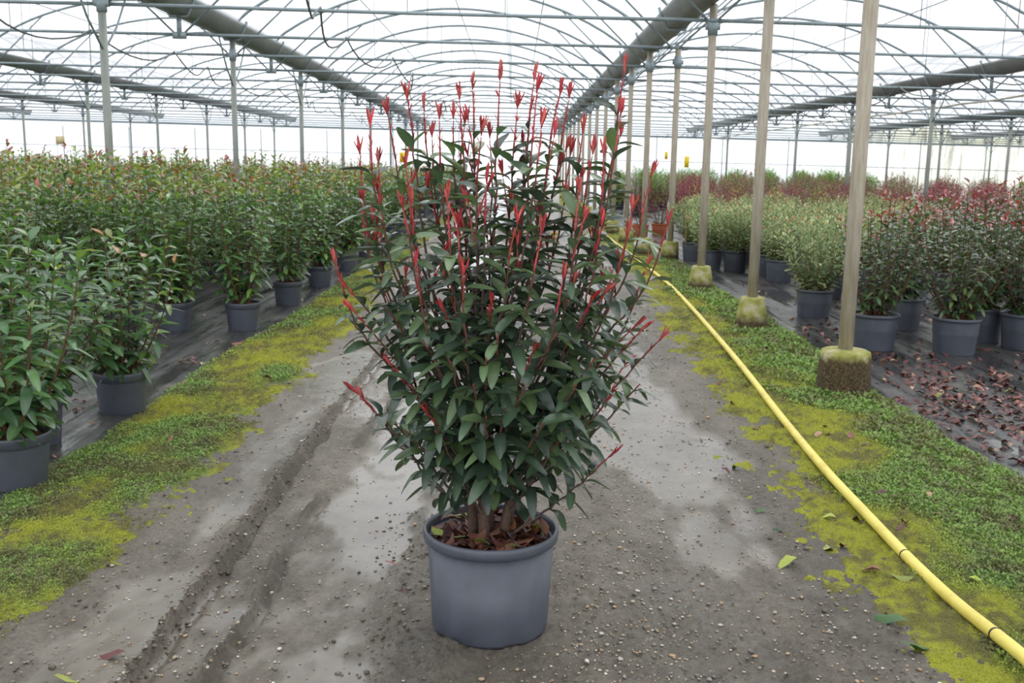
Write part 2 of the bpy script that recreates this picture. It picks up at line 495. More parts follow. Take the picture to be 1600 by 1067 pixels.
def fabric(name, edge, side, label):
    ys = [2.0]
    while ys[-1] < YEND + 0.2: ys.append(ys[-1] * 1.018 + 0.004)
    ys = np.array(ys)
    us = np.concatenate([np.linspace(0, 3.0, 90), np.geomspace(3.1, 33, 40)])
    U, Yg = np.meshgrid(us, ys)
    X = edge(Yg) + side * (U - 0.02)
    fold = fbm(U * 5.5 + fbm(U, Yg * 0.5, 3) * 2, Yg * 0.35, 13, 3)
    h = 0.012 + 0.02 * np.clip(fold - 0.5, 0, 1) * 2 * smooth(0.05, 0.4, U) + 0.01 * (fbm(X * 1.2, Yg * 1.2, 7) - 0.5)
    # a pulled crease parallel to the edge
    cr = U - 0.42 - 0.1 * np.sin(Yg * 0.7)
    h += 0.018 * np.exp(-(cr / 0.03) ** 2) + 0.012 * np.exp(-((cr - 0.12) / 0.025) ** 2)
    h += 0.003 * (fbm(X * 22, Yg * 22, 3, 3) - 0.5)
    h[:, 0] = 0.0
    nx, ny = len(us), len(ys)
    V = np.stack([X, Yg, h], -1).reshape(-1, 3)
    i = np.arange(ny - 1)[:, None] * nx; j = np.arange(nx - 1)[None]
    f4 = np.stack([i + j, i + j + 1, i + nx + j + 1, i + nx + j], -1).reshape(-1, 4)
    if side < 0: f4 = f4[:, ::-1]
    mb = MB(); mb.add(V, None, f4)
    return tag(link(name, mb.mesh(name, M['fabric'])), label, 'ground cover', kind='structure')
fabric('ground_fabric', moss_l_out, -1, 'wet black woven ground fabric under the dense green hedge plants')
fabric('ground_fabric', moss_r_out, 1, 'wet black ground fabric strewn with red leaves behind the concrete footings')

mb = MB(); box(mb, (-60, -25, -0.5), (60, YEND + 40, -0.09))
tag(link('ground_base', mb.mesh('ground_base', M['mud'], False)), 'bare earth under and around the greenhouse', 'ground', kind='structure')

def moss(name, fa, fb, seed, leafy, label):
    """strip between two lines: a humped sheet whose ragged rim sinks into the mud, and leaflets on it"""
    ys = [2.2]
    while ys[-1] < YEND - .6: ys.append(ys[-1] * 1.0052)
    ys = np.array(ys); us = np.linspace(-0.28, 1.16, 210)
    U, Yg = np.meshgrid(us, ys)
    A, B = fa(Yg), fb(Yg)
    X = A + (B - A) * U
    def field(x, y, u):
        n = fbm(x * 4, y * 3.2, seed, 5); m2 = fbm(x * 16, y * 14, seed + 3, 3)
        e = smooth(-0.28, 0.45, u) * smooth(1.16, 0.95, u)
        mask = e * 0.95 + (n - 0.5) * 1.5 + (m2 - 0.5) * 0.8 + (fbm(x * 42, y * 36, seed + 5, 2) - 0.5) * 0.7 - 0.16 - 0.75 * (1 - smooth(-.28, .12, u)) - 0.8 * smooth(1.0, 1.16, u)
        return n, m2, mask
    n, m2, mask = field(X, Yg, U)
    h = np.clip(mask, -0.6, 1) * 0.028 + 0.012 * (m2 - 0.5) - 0.004 + 0.007 * (fbm(X * 60, Yg * 60, 4, 2) - 0.5) * np.clip(5 / Yg, 0, 1)
    h = np.where(U > 1.0, np.minimum(h, 0.05 * (1.16 - U)), h)
    yel = np.array(srgb(134, 136, 48)); grn = np.array(srgb(94, 114, 62)); brn = np.array(srgb(84, 78, 58))
    def colour(x, y, u):
        k = smooth(0.36, 0.64, fbm(x * 2.3 + 9, y * 1.6, seed + 7, 4) + leafy * (u - 0.45))
        b = smooth(0.42, 0.64, 0.6 * fbm(x * 7, y * 6, seed + 12, 4) + 0.4 * fbm(x * 34, y * 30, seed + 15, 2))[..., None] * 0.75
        c = yel * (1 - k[..., None]) + grn * k[..., None]
        return c * (1 - b) + brn * b, k
    col, _ = colour(X, Yg, U)
    nx, ny = len(us), len(ys)
    V = np.stack([X, Yg, h], -1).reshape(-1, 3)
    i = np.arange(ny - 1)[:, None] * nx; j = np.arange(nx - 1)[None]
    f4 = np.stack([i + j, i + j + 1, i + nx + j + 1, i + nx + j], -1).reshape(-1, 4)
    if B.mean() < A.mean(): f4 = f4[:, ::-1]
    mb = MB(); mb.add(V, None, f4, col.reshape(-1, 3))
    o = tag(link(name, mb.mesh(name, M['moss'])), label, 'moss', kind='stuff')
    # leaflets
    cnt = 170000
    r = np.random.default_rng(seed)
    y = 1 / r.uniform(1 / 26.0, 1 / 2.5, cnt); u = r.uniform(-0.2, 1.12, cnt)
    a, b = fa(y), fb(y); x = a + (b - a) * u
    n_, m_, mk = field(x, y, u)
    keep = mk + r.uniform(-0.15, 0.15, cnt) > 0.2
    x, y, u, mk = x[keep], y[keep], u[keep], mk[keep]
    z = np.clip(mk, -0.6, 1) * 0.028 - 0.002
    z = np.where(u > 1.0, np.minimum(z, 0.05 * (1.16 - u)), z) + r.uniform(0, 0.008, len(x))
    c, k = colour(x, y, u)
    s = (0.0035 + 0.0045 * k * (0.5 + leafy)) * np.clip(y / 4.5, 0.8, 2.2) * r.uniform(0.6, 1.4, len(x))
    th = r.uniform(0, 2 * math.pi, len(x)); up = r.uniform(0.2, 1.1, len(x))
    d = np.stack([np.cos(th), np.sin(th), up], -1); q = np.stack([-np.sin(th), np.cos(th), np.zeros_like(th)], -1)
    P = np.stack([x, y, z], -1)
    P0 = P - q * s[:, None] * 0.15; P1 = P + d * s[:, None] * 0.7 + q * s[:, None] * 0.55
    P2 = P + d * s[:, None] * 1.35; P3 = P + d * s[:, None] * 0.7 - q * s[:, None] * 0.55
    V = np.stack([P0, P1, P2, P3], 1).reshape(-1, 3)
    f4 = np.arange(len(V)).reshape(-1, 4)
    cc = np.repeat(c * (1.25 + 0.45 * k[:, None]), 4, 0)
    mb = MB(); mb.add(V, None, f4, cc)
    t = link('moss_leaflets', mb.mesh('moss_leaflets', M['moss_leaf'], False), o)
    t['kind'] = 'stuff'
moss('moss_strip', moss_l_in, moss_l_out, 41, 0.25, 'patchy yellow-green moss between mud track and the dense green hedge plants')
moss('moss_strip', moss_r_in, moss_r_out, 53, 0.9, 'bright green moss strip under the yellow hose and concrete footings')

# pebbles and clods in the mud
def scatter_lumps(name, cnt, seed, place, size, cols, mat, label, cat):
    r = np.random.default_rng(seed)
    mb = MB()
    base = np.array([(1, 0, 0), (-1, 0, 0), (0, 1, 0), (0, -1, 0), (0, 0, 1), (0, 0, -1),
                     (.6, .6, .6), (-.6, .6, .6), (.6, -.6, .6), (-.6, -.6, .6)], float)
    tri = [(4, 6, 7), (4, 7, 9), (4, 9, 8), (4, 8, 6), (6, 0, 2), (6, 2, 7), (7, 2, 1), (7, 1, 9), (9, 1, 3), (9, 3, 8), (8, 3, 0), (8, 0, 6),
           (0, 5, 2), (2, 5, 1), (1, 5, 3), (3, 5, 0)]
    for _ in range(cnt):
        x, y = place(r)
        s = size(r, y)
        a = r.uniform(0, 6.28)
        v = base * (1 + r.uniform(-.25, .25, base.shape)) * np.array([s * r.uniform(.8, 1.5), s, s * r.uniform(.4, .8)])
        ca, sa = math.cos(a), math.sin(a)
        v = np.stack([v[:, 0] * ca - v[:, 1] * sa, v[:, 0] * sa + v[:, 1] * ca, v[:, 2]], -1) + np.array([x, y, gz(x, y) + s * 0.12])
        mb.add(v, tri, None, np.array(cols[r.integers(len(cols))]) * r.uniform(.8, 1.15))
    return tag(link(name, mb.mesh(name, mat, False)), label, cat, kind='stuff')

def place_peb(r):
    while True:
        y = 1 / r.uniform(1 / 12.0, 1 / 2.2)
        x = r.uniform(-1.9, 1.9)
        g = math.exp(-((x - (POT.x + 0.5)) / 0.35) ** 2) + 0.5 * math.exp(-((x - moss_r_in(y) + 0.25) / 0.2) ** 2) + 0.45 * math.exp(-((x - rut1(y)) / 0.4) ** 2) + 0.08
        if moss_l_in(y) - 0.1 < x < moss_r_in(y) + 0.25 and r.uniform() < g and math.hypot(x - POT.x, y - POT.y) > 0.24:
            return x, y
scatter_lumps('pebbles', 7000, 5, place_peb, lambda r, y: r.choice([.003, .0045, .006, .009], p=[.4, .35, .2, .05]) * max(1, y / 5),
              [srgb(196, 190, 178), srgb(176, 160, 138), srgb(170, 142, 112), srgb(140, 134, 126), srgb(124, 118, 110), srgb(110, 104, 96)],
              M['stone'], 'small pale and tan pebbles pressed into the mud track', 'gravel')
def place_clod(r):
    while True:
        x, y = place_clod_any(r)
        if math.hypot(x - POT.x, y - POT.y) > .225: return x, y
def place_clod_any(r):
    y = 1 / r.uniform(1 / 10.0, 1 / 2.5)
    if r.uniform() < 0.4: return float(rut1(y)) + r.normal(-.01, .02), y
    if r.uniform() < 0.4: return POT.x - 0.34 + r.normal(0, .09), r.uniform(2.7, 4.5)
    if r.uniform() < 0.5: return float(moss_l_in(y)) + r.normal(0, .12), y
    return float(moss_r_in(y)) + r.normal(-.02, .14), y
scatter_lumps('mud_clods', 1500, 6, place_clod, lambda r, y: abs(r.normal(0, .0038)) + .0018,
              [srgb(104, 96, 84), srgb(118, 110, 98), srgb(90, 82, 70)], M['clod'], 'crumbly dark mud clods along the wheel ruts and moss edge', 'soil')

# ------------------------------------------------------------------ greenhouse
SL = -0.011
def hz(x): return SL * x
TIE, GUT, RISE = 3.42, 3.80, 1.25
gx = [XR + SPAN * i for i in range(-5, 5)]
ceil = tag(empty('ceiling', (0, 0, 0)), 'arched greenhouse roof of white plastic film on steel tubes', 'roof', kind='structure')

def arch_pts(n=26):
    s = np.linspace(0, 1, n)
    x = s * SPAN; z = GUT + 0.12 + RISE * (1 - (2 * s - 1) ** 2) ** 0.85 + SL * x
    return np.stack([x, np.zeros(n), z], -1)
def arch_at(s):
    return np.array([s * SPAN, 0, GUT + 0.12 + RISE * (1 - (2 * s - 1) ** 2) ** 0.85 + SL * s * SPAN])
AP = arch_pts()
mb = MB(); tube(mb, AP, 0.028, 8); ARCH = mb.mesh('arch', M['steel'])
for s_ in (0.0,):
    pass
mb = MB(); tube(mb, [(0, 0, TIE), (SPAN / 2, 0, TIE + SL * SPAN / 2 - 0.012), (SPAN, 0, TIE + SL * SPAN)], 0.023, 8); TIEM = mb.mesh('tie_bar', M['steel'])
def strut_mesh(a, b, r):
    m_ = MB(); tube(m_, [a, (np.array(a) + np.array(b)) / 2, b], r, 6); return m_.mesh('strut', M['steel'])
n0 = np.array([0.06, 0, TIE]); n1 = np.array([SPAN - 0.06, 0, TIE + SL * SPAN])
ST = [strut_mesh(n0, arch_at(0.2), 0.017), strut_mesh(n1, arch_at(0.8), 0.017),
      strut_mesh(arch_at(0.5), (SPAN / 2, 0, TIE + SL * SPAN / 2), 0.006),
      strut_mesh(arch_at(0.34), (SPAN * .34, 0, TIE + SL * SPAN * .34), 0.006),
      strut_mesh(arch_at(0.66), (SPAN * .66, 0, TIE + SL * SPAN * .66), 0.006)]

def in_view(pts, m=260):
    for p in pts:
        q = project(p)
        if q and -m < q[0] < 1600 + m and -m < q[1] < 1067 + m: return True
    return False

for b in range(len(gx) - 1):
    x0 = gx[b]
    for k in range(0, NF):
        y = Y0F + DYF * k
        pts = [(x0 + p[0], y, p[2] + hz(x0)) for p in AP[::3]] + [(x0 + SPAN * s, y, TIE + hz(x0)) for s in (0, .25, .5, .75, 1)]
        if not in_view(pts): continue
        a = link('arch', ARCH, ceil, (x0, y, hz(x0)))
        for sm in (ST[:2] if y > 34 else ST):
            link('strut', sm, a)
        link('tie_bar', TIEM, ceil, (x0, y + 0.03, hz(x0)))

# gutters: folded trapezoidal channel with arch brackets
def gutter_mesh():
    prof = [(-.24, .14), (-.22, .145), (-.2, .11), (-.11, -.07), (.11, -.07), (.2, .11), (.22, .145), (.24, .14), (.225, .1), (.125, -.1), (-.125, -.1), (-.225, .1)]
    prof = np.array(prof); n = len(prof)
    ys = np.linspace(-3, YEND, 24)
    V = np.concatenate([np.stack([prof[:, 0], np.full(n, y), prof[:, 1]], -1) for y in ys])
    i = np.arange(len(ys) - 1)[:, None] * n; j = np.arange(n)[None]; k = (j + 1) % n
    f4 = np.stack([i + j, i + k, i + n + k, i + n + j], -1).reshape(-1, 4)
    m_ = MB(); m_.add(V, None, f4); return m_.mesh('gutter', M['gutter'], False)
GM = gutter_mesh()
mb = MB()
tube(mb, [(-.27, 0, .2), (-.24, 0, .1), (-.135, 0, -.12), (.135, 0, -.12), (.24, 0, .1), (.27, 0, .2)], 0.024, 6); BR = mb.mesh('bracket', M['steel'])
mb = MB(); tube(mb, [(0, 0, GUT - 0.1), (0, 0, TIE - 0.04)], 0.04, 8); box(mb, (-.1, -.03, TIE - .07), (.1, .03, TIE + .03)); HG = mb.mesh('hanger', M['steel'], False)
for x in gx:
    g = link('gutter', GM, ceil, (x, 0, GUT + hz(x)))
    for k in range(NF):
        y = Y0F + DYF * k
        if in_view([(x, y, GUT)], 120) and y < 45: link('bracket', BR, g, (0, y, 0))
        if abs(x - XR) > 0.1 and k % 2 == 1 and in_view([(x, y, TIE)], 120):
            link('hanger', HG, ceil, (x, y, hz(x)))
# film and purlins
for b in range(len(gx) - 1):
    x0 = gx[b]
    P = arch_pts(32) + np.array([x0, 0, hz(x0) + 0.035])
    P[0, 0] += .1; P[-1, 0] -= .1
    ys = np.array([-6.0, YEND])
    V = np.concatenate([P + np.array([0, y, 0]) for y in ys])
    n = len(P); j = np.arange(n - 1)
    mb = MB(); mb.add(V, None, np.stack([j, j + 1, n + j + 1, n + j], -1))
    link('roof_film', mb.mesh('roof_film', M['film']), ceil)
    for s_ in (0.25, 0.5, 0.75):
        q = arch_at(s_) + np.array([x0, 0, hz(x0) - 0.04])
        mb = MB(); tube(mb, [(q[0], -2, q[2]), (q[0], 25, q[2]), (q[0], YEND, q[2])], 0.012, 6)
        link('purlin', mb.mesh('purlin', M['steel']), ceil)
# sagging cables and the irrigation line
def cable(x, z, sag, r, name, mat, y0=7.0, ph=0.0):
    pts = []
    for k in range(0, NF - 1):
        for t in np.linspace(0, 1, 9)[:-1]:
            pts.append((x + 0.25 * math.sin(k * 1.7 + t * 2 + ph) * (1 if sag > 0.05 else 0), y0 + DYF * (k + t), z - sag * 4 * t * (1 - t)))
    m_ = MB(); tube(m_, pts, r, 6)
    return link(name, m_.mesh(name, mat), ceil)
cable(-2.35, TIE + 0.03 + hz(-2), 0.3, 0.014, 'cable', M['cable'])
cable(-6.4, TIE + 0.03 + hz(-6), 0.28, 0.014, 'cable', M['cable'], ph=1)
cable(8.2, TIE + 0.01 + hz(8), 0.28, 0.014, 'cable', M['cable'], ph=2)
cable(10.6, TIE - 0.1 + hz(10), 0.02, 0.024, 'irrigation_pipe', M['pipe'])

# end and side walls of film with rails and mullions
def wall_sheet(name, a, b, z1, label):
    a = np.array(a, float); b = np.array(b, float)
    mb = MB(); n = 40
    t = np.linspace(0, 1, n)
    P = a + (b - a) * t[:, None]
    lo = np.column_stack([P, np.full(n, -0.05)]); hi = np.column_stack([P, np.full(n, 0) + z1])
    V = np.concatenate([lo, hi]); j = np.arange(n - 1)
    mb.add(V, None, np.stack([j, j + 1, n + j + 1, n + j], -1))
    w = tag(link(name, mb.mesh(name, M['wall_film'], False)), label, 'wall', kind='structure')
    d = (b - a) / np.linalg.norm(b - a); nrm = np.array([-d[1], d[0]])
    L_ = np.linalg.norm(b - a)
    for zz, rr in ((2.05, 0.02), (TIE, 0.05)):
        m_ = MB(); tube(m_, [(*(a), zz + hz(a[0])), (*((a + b) / 2), zz + hz((a[0] + b[0]) / 2)), (*b, zz + hz(b[0]))], rr, 6)
        link('rail', m_.mesh('rail', M['steel']), w)
    s = 1.9
    m_ = MB(); tube(m_, [(0, 0, 0), (0, 0, TIE)], 0.03, 6); MU = m_.mesh('mullion', M['steel'])
    while s < L_:
        p = a + d * s
        link('mullion', MU, w, (p[0], p[1], 0)); s += SPAN / 2
    return w
wb_ = wall_sheet('wall_back', (gx[0], YEND), (gx[-1], YEND), GUT + 0.2, 'translucent white film end wall with thin steel rails')
# gable film under the arches
for b in range(len(gx) - 1):
    x0 = gx[b]; P = arch_pts(24) + np.array([x0, YEND - 0.01, hz(x0)])
    lo = P.copy(); lo[:, 2] = GUT + 0.05 + hz(x0) - 0.4
    n = len(P); j = np.arange(n - 1); mb = MB(); mb.add(np.concatenate([lo, P]), None, np.stack([j, j + 1, n + j + 1, n + j], -1))
    link('gable_film', mb.mesh('gable_film', M['wall_film']), wb_)
wall_sheet('wall_left', (gx[0], -6), (gx[0], YEND), GUT + 0.3, 'translucent white film side wall beyond the green hedge plants')
wall_sheet('wall_right', (gx[-1], -6), (gx[-1], YEND), GUT + 0.3, 'translucent film side wall beyond the red-tipped plants')

# support posts
POSTS = []
def post_thing(x, y, kind, label, group=None, r=0.052):
    POSTS.append((x, y, .44 if kind else .48))
    t = empty('support_post', (x, y, 0))
    tag(t, label, 'post', group)
    top = GUT - 0.1 + hz(x)
    zb = 0.31 if kind else 0.0
    m_ = MB(); tube(m_, [(0, 0, zb - 0.05), (0, 0, 1.5), (0, 0, top)], r, 14)
    sh = link('shaft', m_.mesh('shaft', M['post'] if kind else M['post_grey']), t)
    m_ = MB(); box(m_, (-.09, -.03, TIE - .035 + hz(x)), (.09, .04, TIE + .035 + hz(x))); lathe(m_, [(r + .001, TIE - .1 + hz(x)), (r + .014, TIE - .1 + hz(x)), (r + .014, TIE + .1 + hz(x)), (r + .001, TIE + .1 + hz(x))], 14)
    link('clamp', m_.mesh('clamp', M['steel'], False), sh)
    if kind:
        m_ = MB()
        if kind == 1: prof = [(.0, .32), (.06, .322), (.15, .316), (.172, .305), (.178, .27), (.18, .24), (.184, .2), (.186, .15), (.19, .1), (.192, .05), (.196, -.06)]; seg = 60
        elif kind == 2: prof = [(.0, .32), (.06, .32), (.118, .318), (.128, .305), (.155, .15), (.186, -.06)]; seg = 10
        else: prof = [(.0, .32), (.06, .32), (.14, .318), (.15, .305), (.158, .15), (.165, -.06)]; seg = 12
        ph = random.uniform(0, 6)
        lathe(m_, prof, seg, wob=lambda a, z: 1 + 0.02 * np.sin(3 * a + ph) + 0.012 * np.sin(7 * a + 30 * z + ph))
        link('footing', m_.mesh('footing', M['footing'] if kind == 1 else M['footing_pale'], kind != 2), t)
    return t
post_spots = [unproj(1316, 612), unproj(1173, 512), unproj(1094, 452), unproj(1046, 405)]
ptlab = ['weathered steel post on a wide round concrete footing with dark crusted sides',
         'weathered steel post on a tapered yellow-green footing, next after the round dark footing',
         'weathered steel post on a small pale tapered footing beside the variegated shrubs',
         'weathered steel post on a mossy footing beside the pot with a yellow cane']
for k in range(NF):
    y = Y0F + DYF * k
    x = XR
    if k < 4: y, x = post_spots[k].y, post_spots[k].x
    kind = [1, 2, 2, 3][k] if k < 4 else 3
    post_thing(x, y, kind, ptlab[k] if k < 4 else 'slim steel post in the receding row along the yellow hose', None if k < 4 else 'far posts in the row along the hose')
for x in gx:
    if abs(x - XR) < .1: continue
    for k in range(0, NF, 2):
        y = Y0F + DYF * k
        if not in_view([(x, y, z) for z in (1.5, 2.5, 3.5)], 60): continue
        if x < 0: lab, grp = 'steel roof post rising out of the dense green hedge plants', 'posts among the hedge plants'
        else: lab, grp = 'steel roof post rising behind the red-tipped and purple shrubs', 'posts among the purple shrubs'
        t = post_thing(x, y, 0, lab, grp, 0.05)
        if x > -13:
            for s_ in (-1, 1):
                m_ = MB(); tube(m_, [(0, 0, 2.85 + hz(x)), (0, s_ * .45, 3.2 + hz(x)), (0, s_ * .9, GUT - .08 + hz(x))], 0.016, 6)
                link('brace', m_.mesh('brace', M['steel']), t)

# ------------------------------------------------------------------ leaf templates
def leaf_template(rows, wr, droop, fold, curl=0.0, twist=0.0):
    """leaf of length 1 along +Y, blade normal +Z, base at origin"""
    ts = np.linspace(0.1, 0.95 if rows > 3 else 0.85, rows)
    v = [(0, 0, 0)]
    for t in ts:
        u = (t - 0.06) / 0.94
        w = wr * 0.5 * (4 * u * (1 - u)) ** 0.62 * (1.08 - 0.16 * u)
        z = -droop * t * t + 0.04 * math.sin(6 * t)
        a = twist * t
        for s in (-1, 0, 1):
            x = s * w; zz = z + abs(s) * (fold * w) - curl * s * s * w * t
            v.append((x * math.cos(a), t * (1 - 0.18 * droop * t), zz + x * math.sin(a)))
    v.append((0, 1 - 0.2 * droop, -droop * 1.02))
    v = np.array(v, float)
    f3 = [(0, 2, 1), (0, 3, 2)]; f4 = []
    for r in range(rows - 1):
        b = 1 + r * 3
        f4 += [(b, b + 1, b + 4, b + 3), (b + 1, b + 2, b + 5, b + 4)]
    b = 1 + (rows - 1) * 3; e = len(v) - 1
    f3 += [(b, b + 1, e), (b + 1, b + 2, e)]
    return v, np.array(f3), np.array(f4)

def rib_tint(n):
    """paler midrib, slightly deeper blade edge: per-vertex factor of a leaf template"""
    k = np.full(n, 0.92); k[0] = 1.3; k[-1] = 1.0; k[2:n - 1:3] = 1.3
    return k[:, None]

def place_leaves(mb, tpl, P, D, Nn, Ls, cols):
    """vectorised: template copied to points P, pointing along D, normal near Nn"""
    if len(P) == 0: return
    v, f3, f4 = tpl
    D = D / (np.linalg.norm(D, axis=1)[:, None] + 1e-9)
    S = np.cross(D, Nn); S /= np.linalg.norm(S, axis=1)[:, None] + 1e-9
    Nz = np.cross(S, D)
    V = P[:, None] + Ls[:, None, None] * (v[None, :, 0, None] * S[:, None] + v[None, :, 1, None] * D[:, None] + v[None, :, 2, None] * Nz[:, None])
    n = len(v); k = (np.arange(len(P)) * n)[:, None, None]
    mb.add(V.reshape(-1, 3), (f3[None] + k).reshape(-1, 3), (f4[None] + k).reshape(-1, 4), np.repeat(cols, n, 0) * np.tile(rib_tint(n), (len(P), 1)))

TPL = [leaf_template(6, 0.36, 0.42, 0.5), leaf_template(6, 0.33, 0.7, 0.4, 0.2), leaf_template(6, 0.38, 0.22, 0.6, 0, 0.3), leaf_template(6, 0.35, 0.55, 0.35, 0, -0.35)]
TPLF = [leaf_template(4, 0.44, 0.3, 0.4), leaf_template(4, 0.42, 0.55, 0.35)]
TPLS = [leaf_template(2, 0.40, 0.2, 0.3)]
TPLR = [leaf_template(3, 0.155, -0.12, 0.9)]
TPLD = [leaf_template(4, 0.5, 0.25, 0.9, 0.6), leaf_template(4, 0.55, -0.3, -0.8, -0.3), leaf_template(4, 0.45, 0.1, 0.3, 1.2, 0.8)]

def bez(p0, p1, p2, p3, n=16):
    t = np.linspace(0, 1, n)[:, None]
    return (1 - t) ** 3 * p0 + 3 * (1 - t) ** 2 * t * p1 + 3 * (1 - t) * t * t * p2 + t ** 3 * p3

def stem_leaves(pts, r, s0, s1, gap, a_lo, a_hi, lo, hi):
    """positions, directions, normals, lengths of leaves spiralling up a stem between arc fractions"""
    seg = np.linalg.norm(np.diff(pts, axis=0), axis=1); cum = np.concatenate([[0], np.cumsum(seg)]); L_ = cum[-1]
    s = np.arange(s0 * L_, s1 * L_, gap); 
    if len(s) == 0: return None
    s = s + r.uniform(-.3, .3, len(s)) * gap
    P = np.stack([np.interp(s, cum, pts[:, i]) for i in range(3)], -1)
    T = np.stack([np.interp(s, cum, np.gradient(pts[:, i], cum)) for i in range(3)], -1); T /= np.linalg.norm(T, axis=1)[:, None]
    ph = np.arange(len(s)) * 2.399 + r.uniform(0, 6.28) + r.uniform(-.4, .4, len(s))
    ref = np.tile(np.array([1.0, 0, 0]), (len(s), 1)); ref[np.abs(T[:, 0]) > .8] = (0, 1, 0)
    u = np.cross(T, ref); u /= np.linalg.norm(u, axis=1)[:, None]; w = np.cross(T, u)
    rad = np.cos(ph)[:, None] * u + np.sin(ph)[:, None] * w
    f = (s / L_ - s0) / max(1e-6, s1 - s0)
    an = np.radians(a_lo + (a_hi - a_lo) * f + r.uniform(-14, 14, len(s)))
    D = T * np.cos(an)[:, None] + rad * np.sin(an)[:, None]
    D[:, 2] = np.where(D[:, 2] < -.1, D[:, 2] * .35, D[:, 2]) + .16
    Nn = T * 0.35 + np.array([0, 0, 1.0]) + r.normal(0, .22, (len(s), 3))
    return P, D, Nn, r.uniform(lo, hi, len(s)), f

# ------------------------------------------------------------------ pots
def pot_mesh(R, H, rb, mat, kind=0, seg=44):
    mb = MB(); th = 0.006
    if kind == 0:   # rolled rim
        prof = [(0, 0.012), (rb * .9, 0.012), (rb * .93, 0.0), (rb, 0.0), (rb + .004, .012), (R * .93, H - .035), (R * .935, H - .03), (R * .985, H - .028), (R, H - .018), (R, H - .006), (R * .985, H), (R * .96, H + .001), (R * .935, H - .006), (R * .925, H - .06), (R * .9, H * .55)]
    else:           # flat collar
        prof = [(0, 0.012), (rb * .9, 0.012), (rb * .93, 0.0), (rb, 0.0), (rb + .004, .01), (R * .93, H - .06), (R * .935, H - .056), (R * .985, H - .054), (R, H - .012), (R, H - .003), (R * .975, H), (R * .955, H - .004), (R * .92, H - .06), (R * .88, H * .55)]
    def wob(a, z): return 1 + 0.0 * a
    lathe(mb, prof, seg, wob=wob)
    return mb.mesh('pot', mat)
def soil_mesh(R, z, seed):
    mb = MB(); r = np.random.default_rng(seed)
    seg, rings = 26, 7
    V = [(0, 0, z + .02)]
    for i in range(1, rings + 1):
        for k in range(seg):
            a = 2 * math.pi * k / seg; q = R * i / rings
            V.append((q * math.cos(a), q * math.sin(a), z + .02 * (1 - (i / rings) ** 2) + r.uniform(-.006, .008)))
    f3 = [(0, 1 + k, 1 + (k + 1) % seg) for k in range(seg)]; f4 = []
    for i in range(rings - 1):
        for k in range(seg):
            a = 1 + i * seg; b = a + seg; f4.append((a + k, b + k, b + (k + 1) % seg, a + (k + 1) % seg))
    mb.add(V, f3, f4); return mb.mesh('soil', M['soil'])

# ------------------------------------------------------------------ the large shrub in the aisle
DG = np.array([srgb(56, 74, 58), srgb(66, 86, 64), srgb(50, 66, 54), srgb(82, 102, 68)])
REDS = np.array([srgb(172, 52, 62), srgb(154, 44, 50), srgb(180, 84, 80), srgb(146, 58, 44)])

def shoot_mesh(r, tip_dir, L_, bright):
    """a red growing tip: thin axis, narrow upright young leaves"""
    mb = MB()
    d = np.array(tip_dir, float); d /= np.linalg.norm(d)
    bend = r.normal(0, .05, 3)
    pts = np.array([d * L_ * t + bend * L_ * t * t for t in np.linspace(0, 1, 7)])
    c = REDS[r.integers(len(REDS))] * bright
    tube(mb, pts, np.linspace(.0038, .0016, 7), 5, c * .75)
    n = int(9 + L_ * 80)
    P, D, Nn, Ls = [], [], [], []
    for i in range(n):
        t = r.uniform(.1, .9) if i < n * .5 else 1.0
        p = pts[min(6, int(t * 6))]
        a = r.uniform(0, 6.28); o = np.array([math.cos(a), math.sin(a), 0.0])
        D.append(d + o * (r.uniform(.3, .75) if t < 1 else r.uniform(.1, .46))); P.append(p); Nn.append(-o + d * .2)
        Ls.append(r.uniform(.015, .038) if t < 1 else r.uniform(.035, .075))
    cols = REDS[r.integers(len(REDS), size=n)] * bright * r.uniform(.8, 1.2, (n, 1))
    place_leaves(mb, TPLR[0], np.array(P), np.array(D), np.array(Nn), np.array(Ls), cols)
    return mb.mesh('red_shoot', M['red'])

